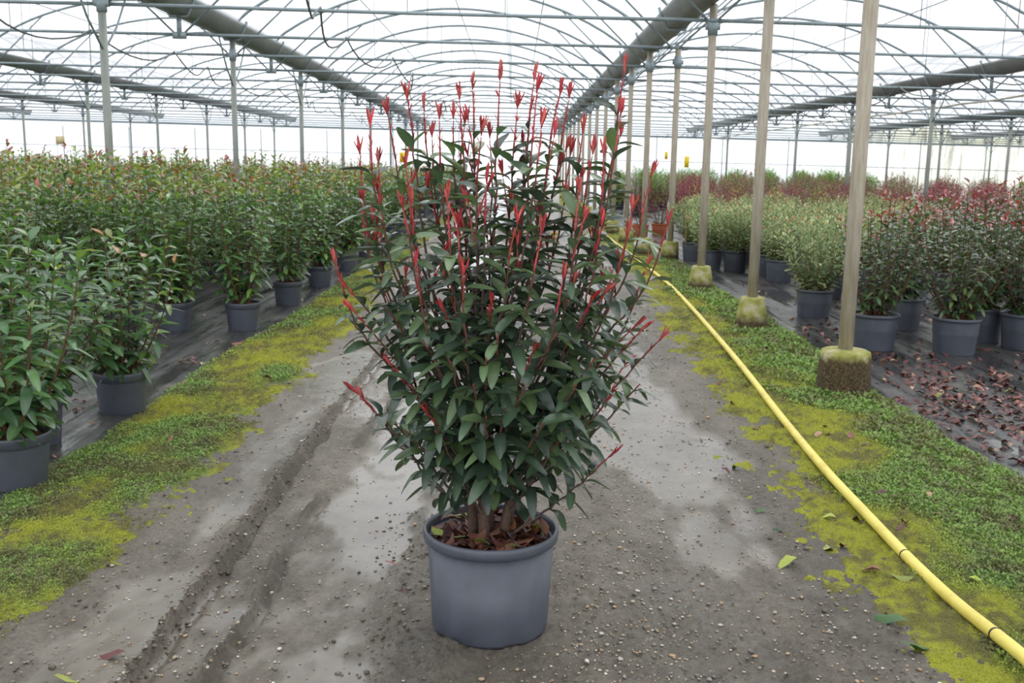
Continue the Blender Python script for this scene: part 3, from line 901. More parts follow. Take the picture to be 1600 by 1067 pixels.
def hero():
    r = np.random.default_rng(23)
    t = empty('potted_photinia', (POT.x, POT.y, 0))
    tag(t, 'large bushy photinia with red shoot tips in grey pot on the muddy track', 'potted shrub')
    H, R = 0.36, 0.237
    mb = MB(); rb = .2
    lathe(mb, [(0, 0.012), (rb * .9, 0.012), (rb * .93, 0.0), (rb, 0.0), (rb + .004, .012), (R * .93, H - .035), (R * .88, H - .036), (R * .8, H * .5)], 72,
          wob=lambda a, z: np.where((z < .03) & (np.sin(a * 5 + 1.1) > .8), .965, 1.0))
    po = link('pot', mb.mesh('pot', M['pot']), t)
    mb = MB()
    lathe(mb, [(R * .925, H - .045), (R * .96, H - .04), (R * .99, H - .034), (R, H - .022), (R * 1.002, H - .012), (R * .992, H - .002), (R * .97, H + .002), (R * .95, H - .001), (R * .935, H - .012), (R * .9, H - .07), (R * .85, H - .1)], 72)
    link('rim', mb.mesh('rim', M['pot']), po)
    link('soil', soil_mesh(R * .9, H - .06, 1), t)
    off = np.array([POT.x, POT.y, 0.0])
    # tips: pixel, depth offset; kind 1 = strong red top shoot
    tips = [(556, 222, .05), (572, 182, -.05), (608, 160, .1), (586, 240, -.15), (642, 135, .0), (660, 150, .12), (684, 168, -.1), (672, 200, .2), (706, 168, .15), (722, 142, -.05),
            (717, 178, .25), (740, 118, .05), (780, 112, -.1), (745, 190, -.25), (770, 198, .2), (806, 152, .1), (832, 106, 0.), (838, 130, -.12), (826, 160, .2), (868, 132, .05), (887, 134, .15),
            (846, 178, -.2), (860, 200, -.1), (908, 192, .0), (921, 222, -.1), (893, 225, .2), (974, 100, .08), (970, 158, -.05), (962, 195, .15), (1018, 256, .0), (950, 225, -.15), (632, 245, -.25),
            (700, 300, -.36), (716, 330, -.38), (722, 412, -.42), (843, 345, -.4), (838, 545, -.42), (632, 300, -.3), (522, 398, -.1), (534, 438, .05), (545, 478, -.2), (548, 602, -.15),
            (600, 560, -.3), (665, 635, -.35), (1046, 336, .05), (990, 312, -.2), (940, 330, -.32), (978, 350, -.28), (932, 458, -.38), (958, 444, -.3), (1000, 500, -.1), (1012, 508, -.2), (1042, 518, .0),
            (966, 612, -.25), (966, 698, -.1), (770, 462, -.42), (560, 615, .1), (905, 285, -.3), (580, 330, .05), (760, 260, -.3), (800, 330, -.35), (560, 300, .2), (1010, 400, .2), (985, 560, .25), (620, 500, .3), (690, 470, -.38), (880, 420, -.38), (650, 400, -.36)]
    red_n = len(tips)
    tips += [(632, 672, -.2), (680, 672, -.3), (885, 672, -.3), (850, 660, -.4), (790, 640, -.42), (740, 600, -.42), (700, 560, -.4), (900, 600, -.38), (930, 560, -.3), (640, 600, -.3), (602, 645, 0), (1000, 600, .1), (760, 650, -.4), (660, 660, .2), (860, 640, .2), (760, 560, -.42), (820, 600, -.42), (870, 520, -.4), (660, 530, -.36), (600, 480, -.2), (780, 520, -.42), (960, 540, -.2), (720, 500, .3), (850, 480, .3)]
    bases = [(-.045, .0), (-.02, .03), (.0, -.02), (.03, -.035), (.055, .0), (.01, .05), (-.06, -.03)]
    allP, allD, allN, allL, allC = [], [], [], [], []
    owners = []
    def stem_thing(pts, r0, r1, redtop):
        m_ = MB(); n = len(pts)
        f = np.linspace(0, 1, n)[:, None]
        c = np.array(srgb(90, 78, 70)) * (1 - f ** 3) + np.array(srgb(108, 50, 44)) * f ** 3 if redtop else np.tile(np.array(srgb(88, 70, 60)), (n, 1))
        tube(m_, pts, np.linspace(r0, r1, n), 7, c, True)
        return link('stem', m_.mesh('stem', M['bark']), t)
    # trunks
    trunk_top = []
    for i, (bx, by) in enumerate([(-.055, .0), (-.005, .03), (.035, -.03), (-.02, -.04), (.05, .04)]):
        p0 = np.array([bx, by, H - .09]); ang = [(-.08, .0), (-.02, .04), (.13, -.02), (-.03, -.08), (.09, .09)][i]
        p3 = np.array([bx + ang[0], by + ang[1], .80])
        pts = bez(p0, p0 + (p3 - p0) * np.array([.1, .1, .33]), p0 + (p3 - p0) * np.array([.5, .5, .66]), p3, 12)
        stem_thing(pts, .021 if i != 2 else .019, .011, False)
        trunk_top.append(pts)
    for i, (px, py, dy) in enumerate(tips):
        tip = np.array(unproj(px, py, Y=POT.y + dy)) - off
        low = py > 420
        SL_ = r.uniform(.07, .12) if not low else r.uniform(.05, .08)
        if py < 280: SL_ = r.uniform(.10, .16)
        # pick the trunk leaning the same way, leave it at some height
        best = min(range(5), key=lambda q: abs(trunk_top[q][-1][0] - tip[0] * .25) + .6 * abs(trunk_top[q][-1][1] - tip[1] * .25) + r.uniform(0, .05))
        ztip = tip[2]
        zs = min(.78, max(.36, .36 + (ztip - .55) * .42)) + r.uniform(-.06, .03)
        if px > 940 and py > 650: zs = .33
        if px < 570 and py > 590: zs = .36
        tr = trunk_top[best]
        j = int(np.argmin(abs(tr[:, 2] - zs))); p0 = tr[j]
        lat = tip - p0; hl = math.hypot(lat[0], lat[1])
        d_end = np.array([lat[0] * (.35 if not low else .8), lat[1] * (.35 if not low else .8), max(.25, lat[2] if not low else hl * .9)]); d_end /= np.linalg.norm(d_end)
        end = tip - d_end * (SL_ + .045) if i < red_n else tip
        Ln = np.linalg.norm(end - p0)
        p1 = p0 + np.array([lat[0] * .35, lat[1] * .35, max(.08, lat[2] * .3)])
        p2 = end - d_end * Ln * .38
        pts = bez(p0, p1, p2, end, 18) + r.normal(0, .0025, (18, 3)); pts[0] = p0; pts[-1] = end
        sob = stem_thing(pts, .0036 + .0034 * min(1, Ln / 1.1), .0026, True)
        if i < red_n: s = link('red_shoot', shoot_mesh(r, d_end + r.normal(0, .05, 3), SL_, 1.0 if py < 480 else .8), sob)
        if i < red_n: s.location = end
        q = stem_leaves(pts, r, max(.12, .3 - .1 * low), .985, .0235 if Ln > .6 else .022, 72, 46, .096, .15)
        if q is None: continue
        P, D, Nn, Ls, f = q
        keep = r.uniform(0, 1, len(P)) < (.58 + .3 * f)
        D[:, 2] -= .15 * (1 - f)
        P, D, Nn, Ls, f = P[keep], D[keep], Nn[keep], Ls[keep], f[keep]
        allP.append(P); allD.append(D); allN.append(Nn); allL.append(Ls * (1 - .25 * f)); allC.append(np.full(len(P), len(owners))); owners.append(sob)
        # side sprigs with red tips near the top
        if py < 330 and r.uniform() < .8:
            for _ in range(r.integers(1, 3)):
                b = pts[r.integers(10, 16)]; a = r.uniform(0, 6.28)
                dd = np.array([math.cos(a) * .3, math.sin(a) * .3, 1.0])
                s2 = link('red_shoot', shoot_mesh(r, dd, r.uniform(.06, .13), .95), sob); s2.location = b
    P = np.concatenate(allP); D = np.concatenate(allD); Nn = np.concatenate(allN); Ls = np.concatenate(allL); OW = np.concatenate(allC)
    # leaves low round the trunks
    n = 26
    th = r.uniform(0, 6.28, n); zz = r.uniform(.55, .85, n); rr_ = r.uniform(.03, .16, n)
    P = np.concatenate([P, np.stack([rr_ * np.cos(th), rr_ * np.sin(th), zz], -1)])
    D = np.concatenate([D, np.stack([np.cos(th), np.sin(th), r.uniform(-1.0, .2, n)], -1)])
    Nn = np.concatenate([Nn, np.tile([0, 0, 1.0], (n, 1)) + r.normal(0, .3, (n, 3))]); Ls = np.concatenate([Ls, r.uniform(.08, .12, n)])
    OW = np.concatenate([OW, np.full(n, -1)])
    cam_l = np.array(CAM) - off
    mid = P + D / (np.linalg.norm(D, axis=1)[:, None]) * Ls[:, None] * .5
    score = Ls / np.linalg.norm(mid - cam_l, axis=1) * (1.6 - (mid[:, 1] + .5))
    order = np.argsort(-score); top = order[:295]; rest = order[295:]
    hgt = np.clip((P[:, 2] - .4) / 1.3, 0, 1)
    ci = np.where(r.uniform(0, 1, len(P)) < .15 + .35 * hgt, 3, r.integers(0, 3, len(P)))
    tk = r.integers(0, len(TPL), len(P))
    LM = {}
    for a in range(len(TPL)):
        for c in range(len(DG)):
            m_ = MB(); v, f3, f4 = TPL[a]; m_.add(v, f3, f4, DG[c] * rib_tint(len(v))); LM[a, c] = m_.mesh('leaf', M['leaf'])
    for i in top:
        o = link('leaf', LM[tk[i], ci[i]], owners[int(OW[i])] if OW[i] >= 0 else t)
        d = Vector(D[i]).normalized(); s = d.cross(Vector(Nn[i])).normalized(); nz = s.cross(d)
        L_ = Ls[i]
        o.matrix_local = Matrix(((s.x * L_, d.x * L_, nz.x * L_, P[i, 0]), (s.y * L_, d.y * L_, nz.y * L_, P[i, 1]), (s.z * L_, d.z * L_, nz.z * L_, P[i, 2]), (0, 0, 0, 1)))
    m_ = MB()
    for a in range(len(TPL)):
        s = rest[tk[rest] == a]
        place_leaves(m_, TPL[a], P[s], D[s], Nn[s], Ls[s], DG[ci[s]])
    link('foliage', m_.mesh('foliage', M['leaf']), t)['kind'] = 'stuff'
    print('hero leaves', len(P))
    # dry leaves lying in the pot
    DC = np.array([srgb(104, 62, 52), srgb(86, 50, 44), srgb(128, 84, 66), srgb(70, 44, 42), srgb(150, 104, 60), srgb(120, 130, 62)])
    DL = []
    for a in range(3):
        for c in range(len(DC)):
            m_ = MB(); v, f3, f4 = TPLD[a]; m_.add(v, f3, f4, DC[c]); DL.append(m_.mesh('dry_leaf', M['dry']))
    for i in range(190):
        q = math.sqrt(r.uniform(.03, 1)) * R * .86; a = r.uniform(0, 6.28)
        c_ = r.choice(6, p=[.3, .25, .2, .13, .07, .05])
        o = link('dry_leaf', DL[r.integers(3) * 6 + c_], t)
        L_ = r.uniform(.05, .095)
        yaw = r.uniform(0, 6.28)
        x, y = q * math.cos(a), q * math.sin(a)
        for _ in range(12):
            bx, by = x + math.sin(yaw) * L_ * .5, y - math.cos(yaw) * L_ * .5
            tx, ty = x - math.sin(yaw) * L_ * .5, y + math.cos(yaw) * L_ * .5
            if max(math.hypot(bx, by), math.hypot(tx, ty)) < R * .87: break
            x *= .94; y *= .94
        x, y = bx, by
        o.location = (x, y, H - .036 + r.uniform(0, .022))
        o.rotation_euler = (r.normal(0, .22), r.normal(0, .3), yaw); o.scale = (L_,) * 3
    return t
hero()
LEAFC = {}

# ------------------------------------------------------------------ field plants
def bush_arrays(r, H, R, nst, gap, ll, wtpl, colf, upright=.8, base_r=.04, lean=1.0, sr=.0075, s0=.1, stemcol=(104, 74, 58)):
    """stems and leaves of a shrub standing at z0=0 (soil level); returns stem MB and leaf arrays"""
    st = MB(); A = [[], [], [], [], []]
    for i in range(nst):
        a = i * 2.399 + r.uniform(-.4, .4); q = math.sqrt((i + .5) / nst) * R
        h = H * (1 - .28 * (q / R) ** 2) * r.uniform(.86, 1.05)
        p0 = np.array([base_r * math.cos(a), base_r * math.sin(a), 0]); e = np.array([q * math.cos(a) * lean, q * math.sin(a) * lean, h])
        p1 = p0 + (e - p0) * np.array([.55, .55, .22]); p2 = e - np.array([e[0] * .12, e[1] * .12, h * .4 * upright])
        pts = bez(p0, p1, p2, e, 9)
        tube(st, pts, np.linspace(sr, .25 * sr, 9), 5, np.array(srgb(*stemcol)), False)
        k = stem_leaves(pts, r, s0, 1.0, gap, 82, 40, ll * .75, ll * 1.2)
        if k is None: continue
        P, D, Nn, Ls, f = k
        D[:, 2] -= .12 * (1 - f)
        for l, v in zip(A, (P, D, Nn, Ls * (1 - .3 * f ** 2), colf(r, f, P[:, 2] / H))): l.append(v)
    return st, [np.concatenate(x) for x in A]

def foliage_mesh(arr, tpls, mat, r, name='foliage'):
    P, D, Nn, Ls, C = arr; mb = MB(); k = r.integers(0, len(tpls), len(P))
    for a in range(len(tpls)):
        s = k == a; place_leaves(mb, tpls[a], P[s], D[s], Nn[s], Ls[s], C[s])
    return mb.mesh(name, mat)

def pick(r, n, cols, p):
    return np.array([srgb(*c) for c in cols])[r.choice(len(cols), n, p=p)]

def c_hedge(r, f, h):
    n = len(f)
    c = pick(r, n, [(78, 110, 64), (92, 126, 72), (66, 96, 60), (112, 138, 74)], [.35, .3, .2, .15])
    top = (h > .72) & (r.uniform(0, 1, n) < .6) & (f > .7)
    c[top] = pick(r, int(top.sum()), [(128, 140, 66), (132, 112, 66), (128, 92, 62), (116, 138, 68)], [.35, .2, .15, .3])
    tip = (f > .97)
    c[tip] = pick(r, int(tip.sum()), [(138, 78, 58), (118, 62, 52), (124, 128, 60)], [.35, .25, .4])
    return c
def c_short(r, f, h):
    n = len(f)
    c = pick(r, n, [(72, 104, 64), (86, 118, 74), (62, 92, 60), (106, 130, 74)], [.35, .3, .2, .15])
    tip = (f > .97) & (r.uniform(0, 1, n) < .4)
    c[tip] = pick(r, int(tip.sum()), [(140, 100, 62), (122, 130, 66)], [.5, .5])
    return c
def c_redtip(r, f, h):
    n = len(f)
    c = pick(r, n, [(58, 80, 54), (70, 94, 58), (90, 110, 64)], [.45, .35, .2])
    top = (f > .9)
    c[top] = pick(r, int(top.sum()), [(140, 58, 66), (122, 50, 56), (150, 88, 82)], [.45, .35, .2])
    return c
def c_var(r, f, h):
    n = len(f)
    c = pick(r, n, [(150, 166, 118), (190, 192, 150), (118, 142, 94), (98, 122, 80)], [.3, .25, .25, .2])
    top = (f > .95) & (r.uniform(0, 1, n) < .4)
    c[top] = pick(r, int(top.sum()), [(172, 110, 84), (190, 186, 120)], [.6, .4])
    return c
def c_purple(r, f, h):
    return pick(r, len(f), [(122, 62, 80), (158, 56, 92), (104, 62, 70), (184, 72, 108), (128, 86, 82)], [.3, .2, .2, .15, .15])
def c_brown(r, f, h):
    return pick(r, len(f), [(134, 110, 90), (118, 122, 82), (146, 96, 90), (110, 100, 78), (130, 140, 90)], [.25, .25, .2, .15, .15])
def c_yellow(r, f, h):
    return pick(r, len(f), [(206, 190, 80), (180, 172, 78), (150, 150, 70)], [.45, .35, .2])
def c_green(r, f, h):
    return pick(r, len(f), [(112, 156, 62), (130, 170, 74), (92, 132, 56)], [.4, .3, .3])

def kit(seed, H, R, nst, gap, ll, colf, tpls, mat, potR, potH, potmat, potkind, **kw):
    r = np.random.default_rng(seed)
    st, arr = bush_arrays(r, H, R, nst, gap, ll, None, colf, **kw)
    return dict(stem=st.mesh('stems', M['bark']), fol=foliage_mesh(arr, tpls, mat, r), arr=arr, H=H,
                pot=pot_mesh(potR, potH, potR * .8, potmat, potkind, 30), soil=soil_mesh(potR * .91, potH - .03, seed), potH=potH)

ALLPOTS = []
def put(k, name, x, y, label, cat, group, rz=None, sc=1.0, single=0, z=0.01):
    for a_, b_, m_ in POSTS:          # stand beside a roof post, not round it
        q_ = math.hypot(x - a_, y - b_)
        if q_ < m_:
            q_ = max(q_, .01); x, y = a_ + (x - a_) * m_ / q_, b_ + (y - b_) * m_ / q_
    t = empty(name, (x, y, z), random.uniform(0, 6.28) if rz is None else rz)
    ALLPOTS.append((x, y, max(v.co.xy.length for v in k['pot'].vertices)))
    tag(t, label, cat, group)
    link('pot', k['pot'], t); link('soil', k['soil'], t)
    s = link('stems', k['stem'], t, (0, 0, k['potH'] - .04)); s.scale = (1, 1, sc)
    if not single:
        f = link('foliage', k['fol'], t, (0, 0, k['potH'] - .04)); f.scale = (1, 1, sc); f['kind'] = 'stuff'
        return t
    # nearest leaves become parts of their own
    P, D, Nn, Ls, C = k['arr']
    c, s_ = math.cos(t.rotation_euler.z), math.sin(t.rotation_euler.z)
    wx = x + P[:, 0] * c - P[:, 1] * s_; wy = y + P[:, 0] * s_ + P[:, 1] * c
    order = np.argsort(np.hypot(wx, wy) - 3 * Ls); top = order[:single]; rest = order[single:]
    r = np.random.default_rng(int(abs(x * 100)) + int(y * 10))
    f = link('foliage', foliage_mesh([a[rest] for a in k['arr']], TPLF, M['leaf_far'], r), t, (0, 0, k['potH'] - .04)); f['kind'] = 'stuff'; f.scale = (1, 1, sc)
    for i in top:
        key = (int(r.integers(len(TPL))), tuple(np.round(C[i], 4)))
        if key not in LEAFC:
            m_ = MB(); v, f3, f4 = TPL[key[0]]; m_.add(v, f3, f4, C[i] * rib_tint(len(v))); LEAFC[key] = m_.mesh('leaf', M['leaf_far'])
        o = link('leaf', LEAFC[key], t)
        d = Vector(D[i]).normalized(); s = d.cross(Vector(Nn[i])).normalized(); nz = s.cross(d); L_ = Ls[i]
        o.matrix_local = Matrix(((s.x * L_, d.x * L_, nz.x * L_, P[i, 0]), (s.y * L_, d.y * L_, nz.y * L_, P[i, 1]), (s.z * L_, d.z * L_, nz.z * L_, P[i, 2] * sc + k['potH'] - .04), (0, 0, 0, 1)))
    return t

# --- dense hedge plants across the aisle from the hose
HK = [kit(100 + i, [1.36, 1.42, 1.30, 1.46, 1.38][i], [.42, .46, .44, .42, .48][i], 18, .032, .125, c_hedge, TPLF, M['leaf_far'], .165, .27, M['pot'], 1) for i in range(5)]
SHORT = [kit(120 + i, [1.0, 1.08, .9][i], .46, 16, .03, .14, c_short, TPLF, M['leaf_far'], .17, .27, M['pot'], 1) for i in range(3)]
def gpt(px, py, dy=.12):
    p = unproj(px, py); return p.x, p.y + dy
front = [(8, 772, SHORT[1], 'low leafy green potted shrub at the moss edge, beside the mulch-topped pot', 200),
         (38, 705, SHORT[2], 'green potted shrub half hidden between two low potted shrubs at the moss edge', 120),
         (181, 652, SHORT[0], 'low green shrub in a grey pot on creased black fabric at the moss edge', 240),
         (375, 520, HK[0], 'tall green shrub in a pale grey pot standing alone at the moss edge', 180),
         (447, 480, HK[1], 'green shrub in a grey pot, next after the lone pale grey pot', 100),
         (497, 450, HK[2], 'green shrub in grey pot, second after the lone pale grey pot', 0),
         (541, 426, HK[3], 'green shrub in grey pot, third after the lone pale grey pot', 0),
         (574, 408, HK[4], 'green shrub in grey pot, fourth after the lone pale grey pot', 0),
         (268, 520, HK[4], 'green shrub in shadowed grey pot just behind the lone pale grey pot', 100)]
taken = []
for px, py, k, lab, single in front:
    x, y = gpt(px, py)
    put(k, 'potted_shrub', x, y, lab, 'potted shrub', 'hedge plants at the moss edge', single=single)
    taken.append((x, y))
cnt = 0
row = 0
yy = 6.4
while yy < 36:
    xx = -3.45 - (.4 if row % 2 else 0)
    col = 0
    while xx > -24:
        x = xx + random.uniform(-.14, .14); y = yy + random.uniform(-.2, .2)
        q = project((x, y, 1.2))
        ok = q and q[0] > -220 and all(math.hypot(x - a, y - b) > .6 for a, b in taken)
        if ok and not (y < 9.2 and x > -4.0):
            k = HK[random.randrange(5)]
            rn = ['second row in from the moss edge', 'third row in from the moss edge', 'fourth row in from the moss edge'][col] if col < 3 else 'deep middle of the block'
            put(k, 'potted_shrub', x, y, 'leafy green hedge shrub in a grey pot, ' + rn, 'potted shrub', 'hedge plants, ' + rn, sc=random.uniform(.88, 1.13))
            taken.append((x, y)); cnt += 1
        xx -= .86; col += 1
    yy += 1.02 if yy < 20 else 1.6; row += 1
yy = 17.6
while yy < 52:
    put(HK[random.randrange(5)], 'potted_shrub', -2.75 + random.uniform(-.1, .1), yy, 'green shrub in the far part of the row along the moss edge', 'potted shrub', 'far hedge plants along the moss edge')
    yy += 1.35
print('hedge plants', cnt)

# --- red-tipped plants behind the round dark footing
RK = [kit(200 + i, [1.12, 1.2, 1.08][i], [.42, .48, .44][i], 24, .028, .095, c_redtip, TPLF, M['leaf_far'], .212, .33, M['pot'], 0, upright=1.0) for i in range(3)]
rfront = [(1376, 553, RK[0], 'red-tipped shrub in grey pot just behind the round dark footing', 150),
          (1504, 560, RK[1], 'dense red-tipped shrub in grey pot among the fallen red leaves', 200),
          (1612, 552, RK[2], 'red-tipped shrub in grey pot beside the dense one among fallen leaves', 60)]
rt = []
for px, py, k, lab, single in rfront:
    x, y = gpt(px, py, .19); put(k, 'potted_photinia', x, y, lab, 'potted shrub', 'red-tipped shrubs on the fabric', single=single); rt.append((x, y))
for px, py in [(1418, 520), (1545, 540), (1432, 478), (1490, 470), (1560, 462), (1610, 500), (1620, 450), (1520, 440), (1590, 425), (1475, 430), (1640, 415), (1660, 470)]:
    x, y = gpt(px, py, .19)
    put(RK[random.randrange(3)], 'potted_photinia', x, y, 'red-tipped shrub in a shaded pot in the rows behind the front red-tipped ones', 'potted shrub', 'red-tipped shrubs in the back rows', sc=random.uniform(.95, 1.12)); rt.append((x, y))

# --- variegated shrubs
VK = [kit(300 + i, [.78, .85, .72][i], [.46, .50, .44][i], 40, .02, .1, c_var, TPLS, M['leaf_dull'], .205, .32, M['pot'], 0, upright=.5, sr=.005) for i in range(3)]
VD = [kit(310 + i, .82, .48, 40, .02, .1, c_var, TPLS, M['leaf_dull'], .2, .34, M['pot_dark'], 0, upright=.5, sr=.005) for i in range(1)]
vf = [(1278, 502, VK[1], 'pale variegated shrub in grey pot between the two nearest footings', 0),
      (1196, 432, VK[0], 'pale variegated shrub in grey pot with a white sticker', 1),
      (1226, 422, VD[0], 'pale variegated shrub in a dark pot behind the white-stickered one', 0),
      (1152, 428, VD[0], 'pale variegated shrub in a tall dark pot beside the white-stickered one', 0),
      (1112, 424, VK[2], 'pale variegated shrub in grey pot behind the small pale footing', 0),
      (1070, 408, VK[1], 'pale variegated shrub in grey pot with a yellow cane', 2),
      (1300, 470, VD[0], 'pale variegated shrub in a dark pot hidden behind the nearest variegated one', 0)]
for px, py, k, lab, ex in vf:
    x, y = gpt(px, py, .19)
    t = put(k, 'variegated_shrub', x, y, lab, 'potted shrub', None, rz=0); rt.append((x, y))
    if ex == 1:
        mb = MB(); n = 8; R_ = .196
        a = np.linspace(math.radians(196), math.radians(222), n)
        V = np.concatenate([np.stack([np.cos(a) * (R_ - .014 + .1 * z_) , np.sin(a) * (R_ - .014 + .1 * z_), np.full(n, z_)], -1) for z_ in (.06, .27)])
        j = np.arange(n - 1); mb.add(V, None, np.stack([j, j + 1, n + j + 1, n + j], -1), (1, 1, 1))
        link('sticker', mb.mesh('sticker', M['white']), t)['label'] = 'white paper sticker'
    if ex == 2:
        mb = MB(); tube(mb, [(-.15, -.1, .25), (-.16, -.1, .6), (-.17, -.1, .88)], .012, 6); link('cane', mb.mesh('cane', M['cane']), t)
YSPOT = [unproj(a_, b_) for a_, b_ in [(1085, 376), (1146, 380), (1207, 384), (1274, 386), (1325, 382)]]
yy = 14.5
while yy < 23:
    xx = 3.9
    while xx < .42 * yy:
        x = xx + random.uniform(-.15, .15); y = yy + random.uniform(-.25, .25)
        for p in YSPOT:               # beside the yellow plants' pots
            q_ = math.hypot(x - p.x, y - p.y)
            if q_ < .42: x, y = p.x + (x - p.x) * .42 / q_, p.y + (y - p.y) * .42 / q_
        if all(math.hypot(x - a, y - b) > .62 for a, b in rt):
            put(VK[random.randrange(3)], 'variegated_shrub', x, y, 'pale variegated potted shrub in the middle of its block', 'potted shrub', 'variegated shrubs in the block', sc=random.uniform(.9, 1.1)); rt.append((x, y))
        xx += .95
    yy += 1.25
for x, y in [(4.4, 12.2), (5.3, 12.9), (6.2, 13.2), (7.2, 13.6), (4.9, 13.6)]:
    if all(math.hypot(x - a, y - b) > .5 for a, b in rt):
        put(VK[random.randrange(3)], 'variegated_shrub', x, y, 'pale variegated potted shrub in the middle of its block', 'potted shrub', 'variegated shrubs in the block'); rt.append((x, y))

# --- purple and brown shrubs further back, green grasses at the far end
PK = [kit(400 + i, 1.16, .62, 36, .024, .1, c_purple, TPLS, M['leaf_dull'], .2, .3, M['pot_dark'], 0, upright=.5) for i in range(3)]
BK = [kit(420 + i, 1.3, .62, 34, .026, .13, c_brown, TPLS, M['leaf_dull'], .2, .3, M['pot_dark'], 0, upright=.8) for i in range(3)]
YK = kit(440, 1.1, .2, 7, .03, .07, c_yellow, TPLS, M['leaf_dull'], .15, .28, M['terracotta'], 0, s0=.5)
GK = [kit(450 + i, 1.35, .5, 80, .12, .36, c_green, [leaf_template(2, .1, .25, .3)], M['leaf_dull'], .2, .3, M['pot_dark'], 0, s0=.05, base_r=.1) for i in range(2)]
def block(kits, name, lab, grp, y0, y1, sy, sx, x0, x1f, s=(.9, 1.1), alt=None):
    y = y0; n = 0; rr = 0
    while y < y1:
        x = x0 + (sx / 2 if rr % 2 else 0)
        while x < x1f * y:
            k = kits[random.randrange(len(kits))]
            if alt and random.random() < .42:
                put(alt[0][random.randrange(len(alt[0]))], alt[1], x + random.uniform(-.2, .2), y + random.uniform(-.2, .2), alt[2], 'potted shrub', alt[3], sc=random.uniform(.6, .95)); n += 1
                x += sx; continue
            put(k, name, x + random.uniform(-.2, .2), y + random.uniform(-.2, .2), lab, 'potted shrub', grp, sc=random.uniform(*s)); n += 1
            x += sx
        y += sy; rr += 1
    return n
n1_ = block(PK, 'purple_shrub', 'purple-pink potted shrub behind the variegated block', 'purple shrubs', 24.0, 29.0, 1.5, 1.35, 4.6, .52, (.72, 1.08), (BK, 'brown_shrub', 'brownish green potted shrub mixed in among the purple-pink shrubs', 'brown-green shrubs among the purple'))
n2_ = block(BK, 'brown_shrub', 'brownish green potted shrub behind the purple shrubs', 'brown-green shrubs', 31, 37, 1.7, 1.5, 5.5, .53, (.8, 1.05))
n3_ = block(GK, 'ornamental_grass', 'bright green grassy clump in front of the white end wall', 'green grasses by the end wall', 38.6, 46, 2.2, 1.3, 4.2, .36, (.8, 1.08))
print('right', n1_, n2_, n3_)
for p in YSPOT:
    put(YK, 'yellow_shrub', p.x, p.y, 'slender yellow-leaved plant rising over the variegated block', 'potted shrub', 'yellow-leaved plants', sc=1.05)
# terracotta-potted young trees beside the far posts
MK = kit(460, .95, .5, 18, .035, .08, c_purple, TPLS, M['leaf_dull'], .2, .3, M['terracotta'], 0, s0=.45)
for px, py, lab in [(1000, 372, 'pink-leaved standard shrub in terracotta pot by the far posts'), (1030, 370, 'second pink-leaved shrub in terracotta pot, with a cane, by far posts')]:
    p = unproj(px, py)
    t = put(MK, 'standard_shrub', p.x, p.y, lab, 'potted shrub', None)
DM = kit(461, 1.5, .9, 24, .04, .09, c_brown, TPLS, M['leaf_dull'], .25, .35, M['pot_dark'], 0, s0=.3, upright=.3)
put(DM, 'brown_shrub', 4.1, 33.4, 'wide dark brownish red shrub standing beside green grasses', 'potted shrub', None)

# ------------------------------------------------------------------ hose
hp = [(1640, 1077), (1600, 1033), (1500, 948), (1400, 856), (1300, 752), (1237, 672), (1180, 600), (1130, 540), (1085, 485), (1040, 437), (1000, 402), (965, 372), (945, 352), (925, 336), (905, 322)]
P = np.array([tuple(unproj(a, b, z=.03)) for a, b in hp])
u = np.arange(len(P)); uu = np.linspace(0, len(P) - 1, 120)
C = np.stack([np.interp(uu, u, P[:, i]) for i in range(3)], -1)
for _ in range(6): C[1:-1] = .25 * C[:-2] + .5 * C[1:-1] + .25 * C[2:]
C[:, 0] = np.minimum(C[:, 0], 2.13 - .05 * smooth(22, 40, C[:, 1]))
for _ in range(3): C[1:-1, 0] = .25 * C[:-2, 0] + .5 * C[1:-1, 0] + .25 * C[2:, 0]
C[:, 2] = .038 + .008 * np.sin(uu * 2.1)
mb = MB(); tube(mb, C, .0235, 12)
hose = tag(link('hose', mb.mesh('hose', M['hose'])), 'long yellow hose lying along the moss strip beside the posts', 'hose')
for f in (12, 24):
    mb = MB(); tube(mb, [C[f], C[f] + (C[f + 1] - C[f]) * .009 / max(.009, np.linalg.norm(C[f + 1] - C[f]))], .0241, 12)
    link('tape_mark', mb.mesh('tape_mark', M['black']), hose)

# ------------------------------------------------------------------ fallen leaves
bpy.context.view_layer.update()
_dg = bpy.context.evaluated_depsgraph_get()
_gr = [o for o in scene.objects if o.parent is None and o.name.split('.')[0] in ('floor', 'ground_fabric', 'moss_strip')]
def ground_z(x, y):
    z = -.05
    for o in _gr:
        ok, p_, _n, _i = o.ray_cast((x, y, 1.0), (0, 0, -1), depsgraph=_dg)
        if ok: z = max(z, p_.z)
    return z
def near_hose(x, y, m):
    return bool((np.hypot(C[:, 0] - x, C[:, 1] - y) < m).any() or abs(x - np.interp(y, C[:, 1], C[:, 0])) < m)
def in_pot(x, y, m):
    return any(math.hypot(x - a, y - b) < r_ * .86 + m for a, b, r_ in ALLPOTS)
FC = [srgb(104, 58, 56), srgb(84, 48, 48), srgb(132, 90, 78), srgb(156, 124, 100), srgb(150, 160, 70), srgb(62, 96, 50)]
FL = {}
for a in range(3):
    for c in range(len(FC)):
        m_ = MB(); v, f3, f4 = TPLD[a]; m_.add(v, f3, f4, FC[c]); FL[a, c] = m_.mesh('fallen_leaf', M['dry'])
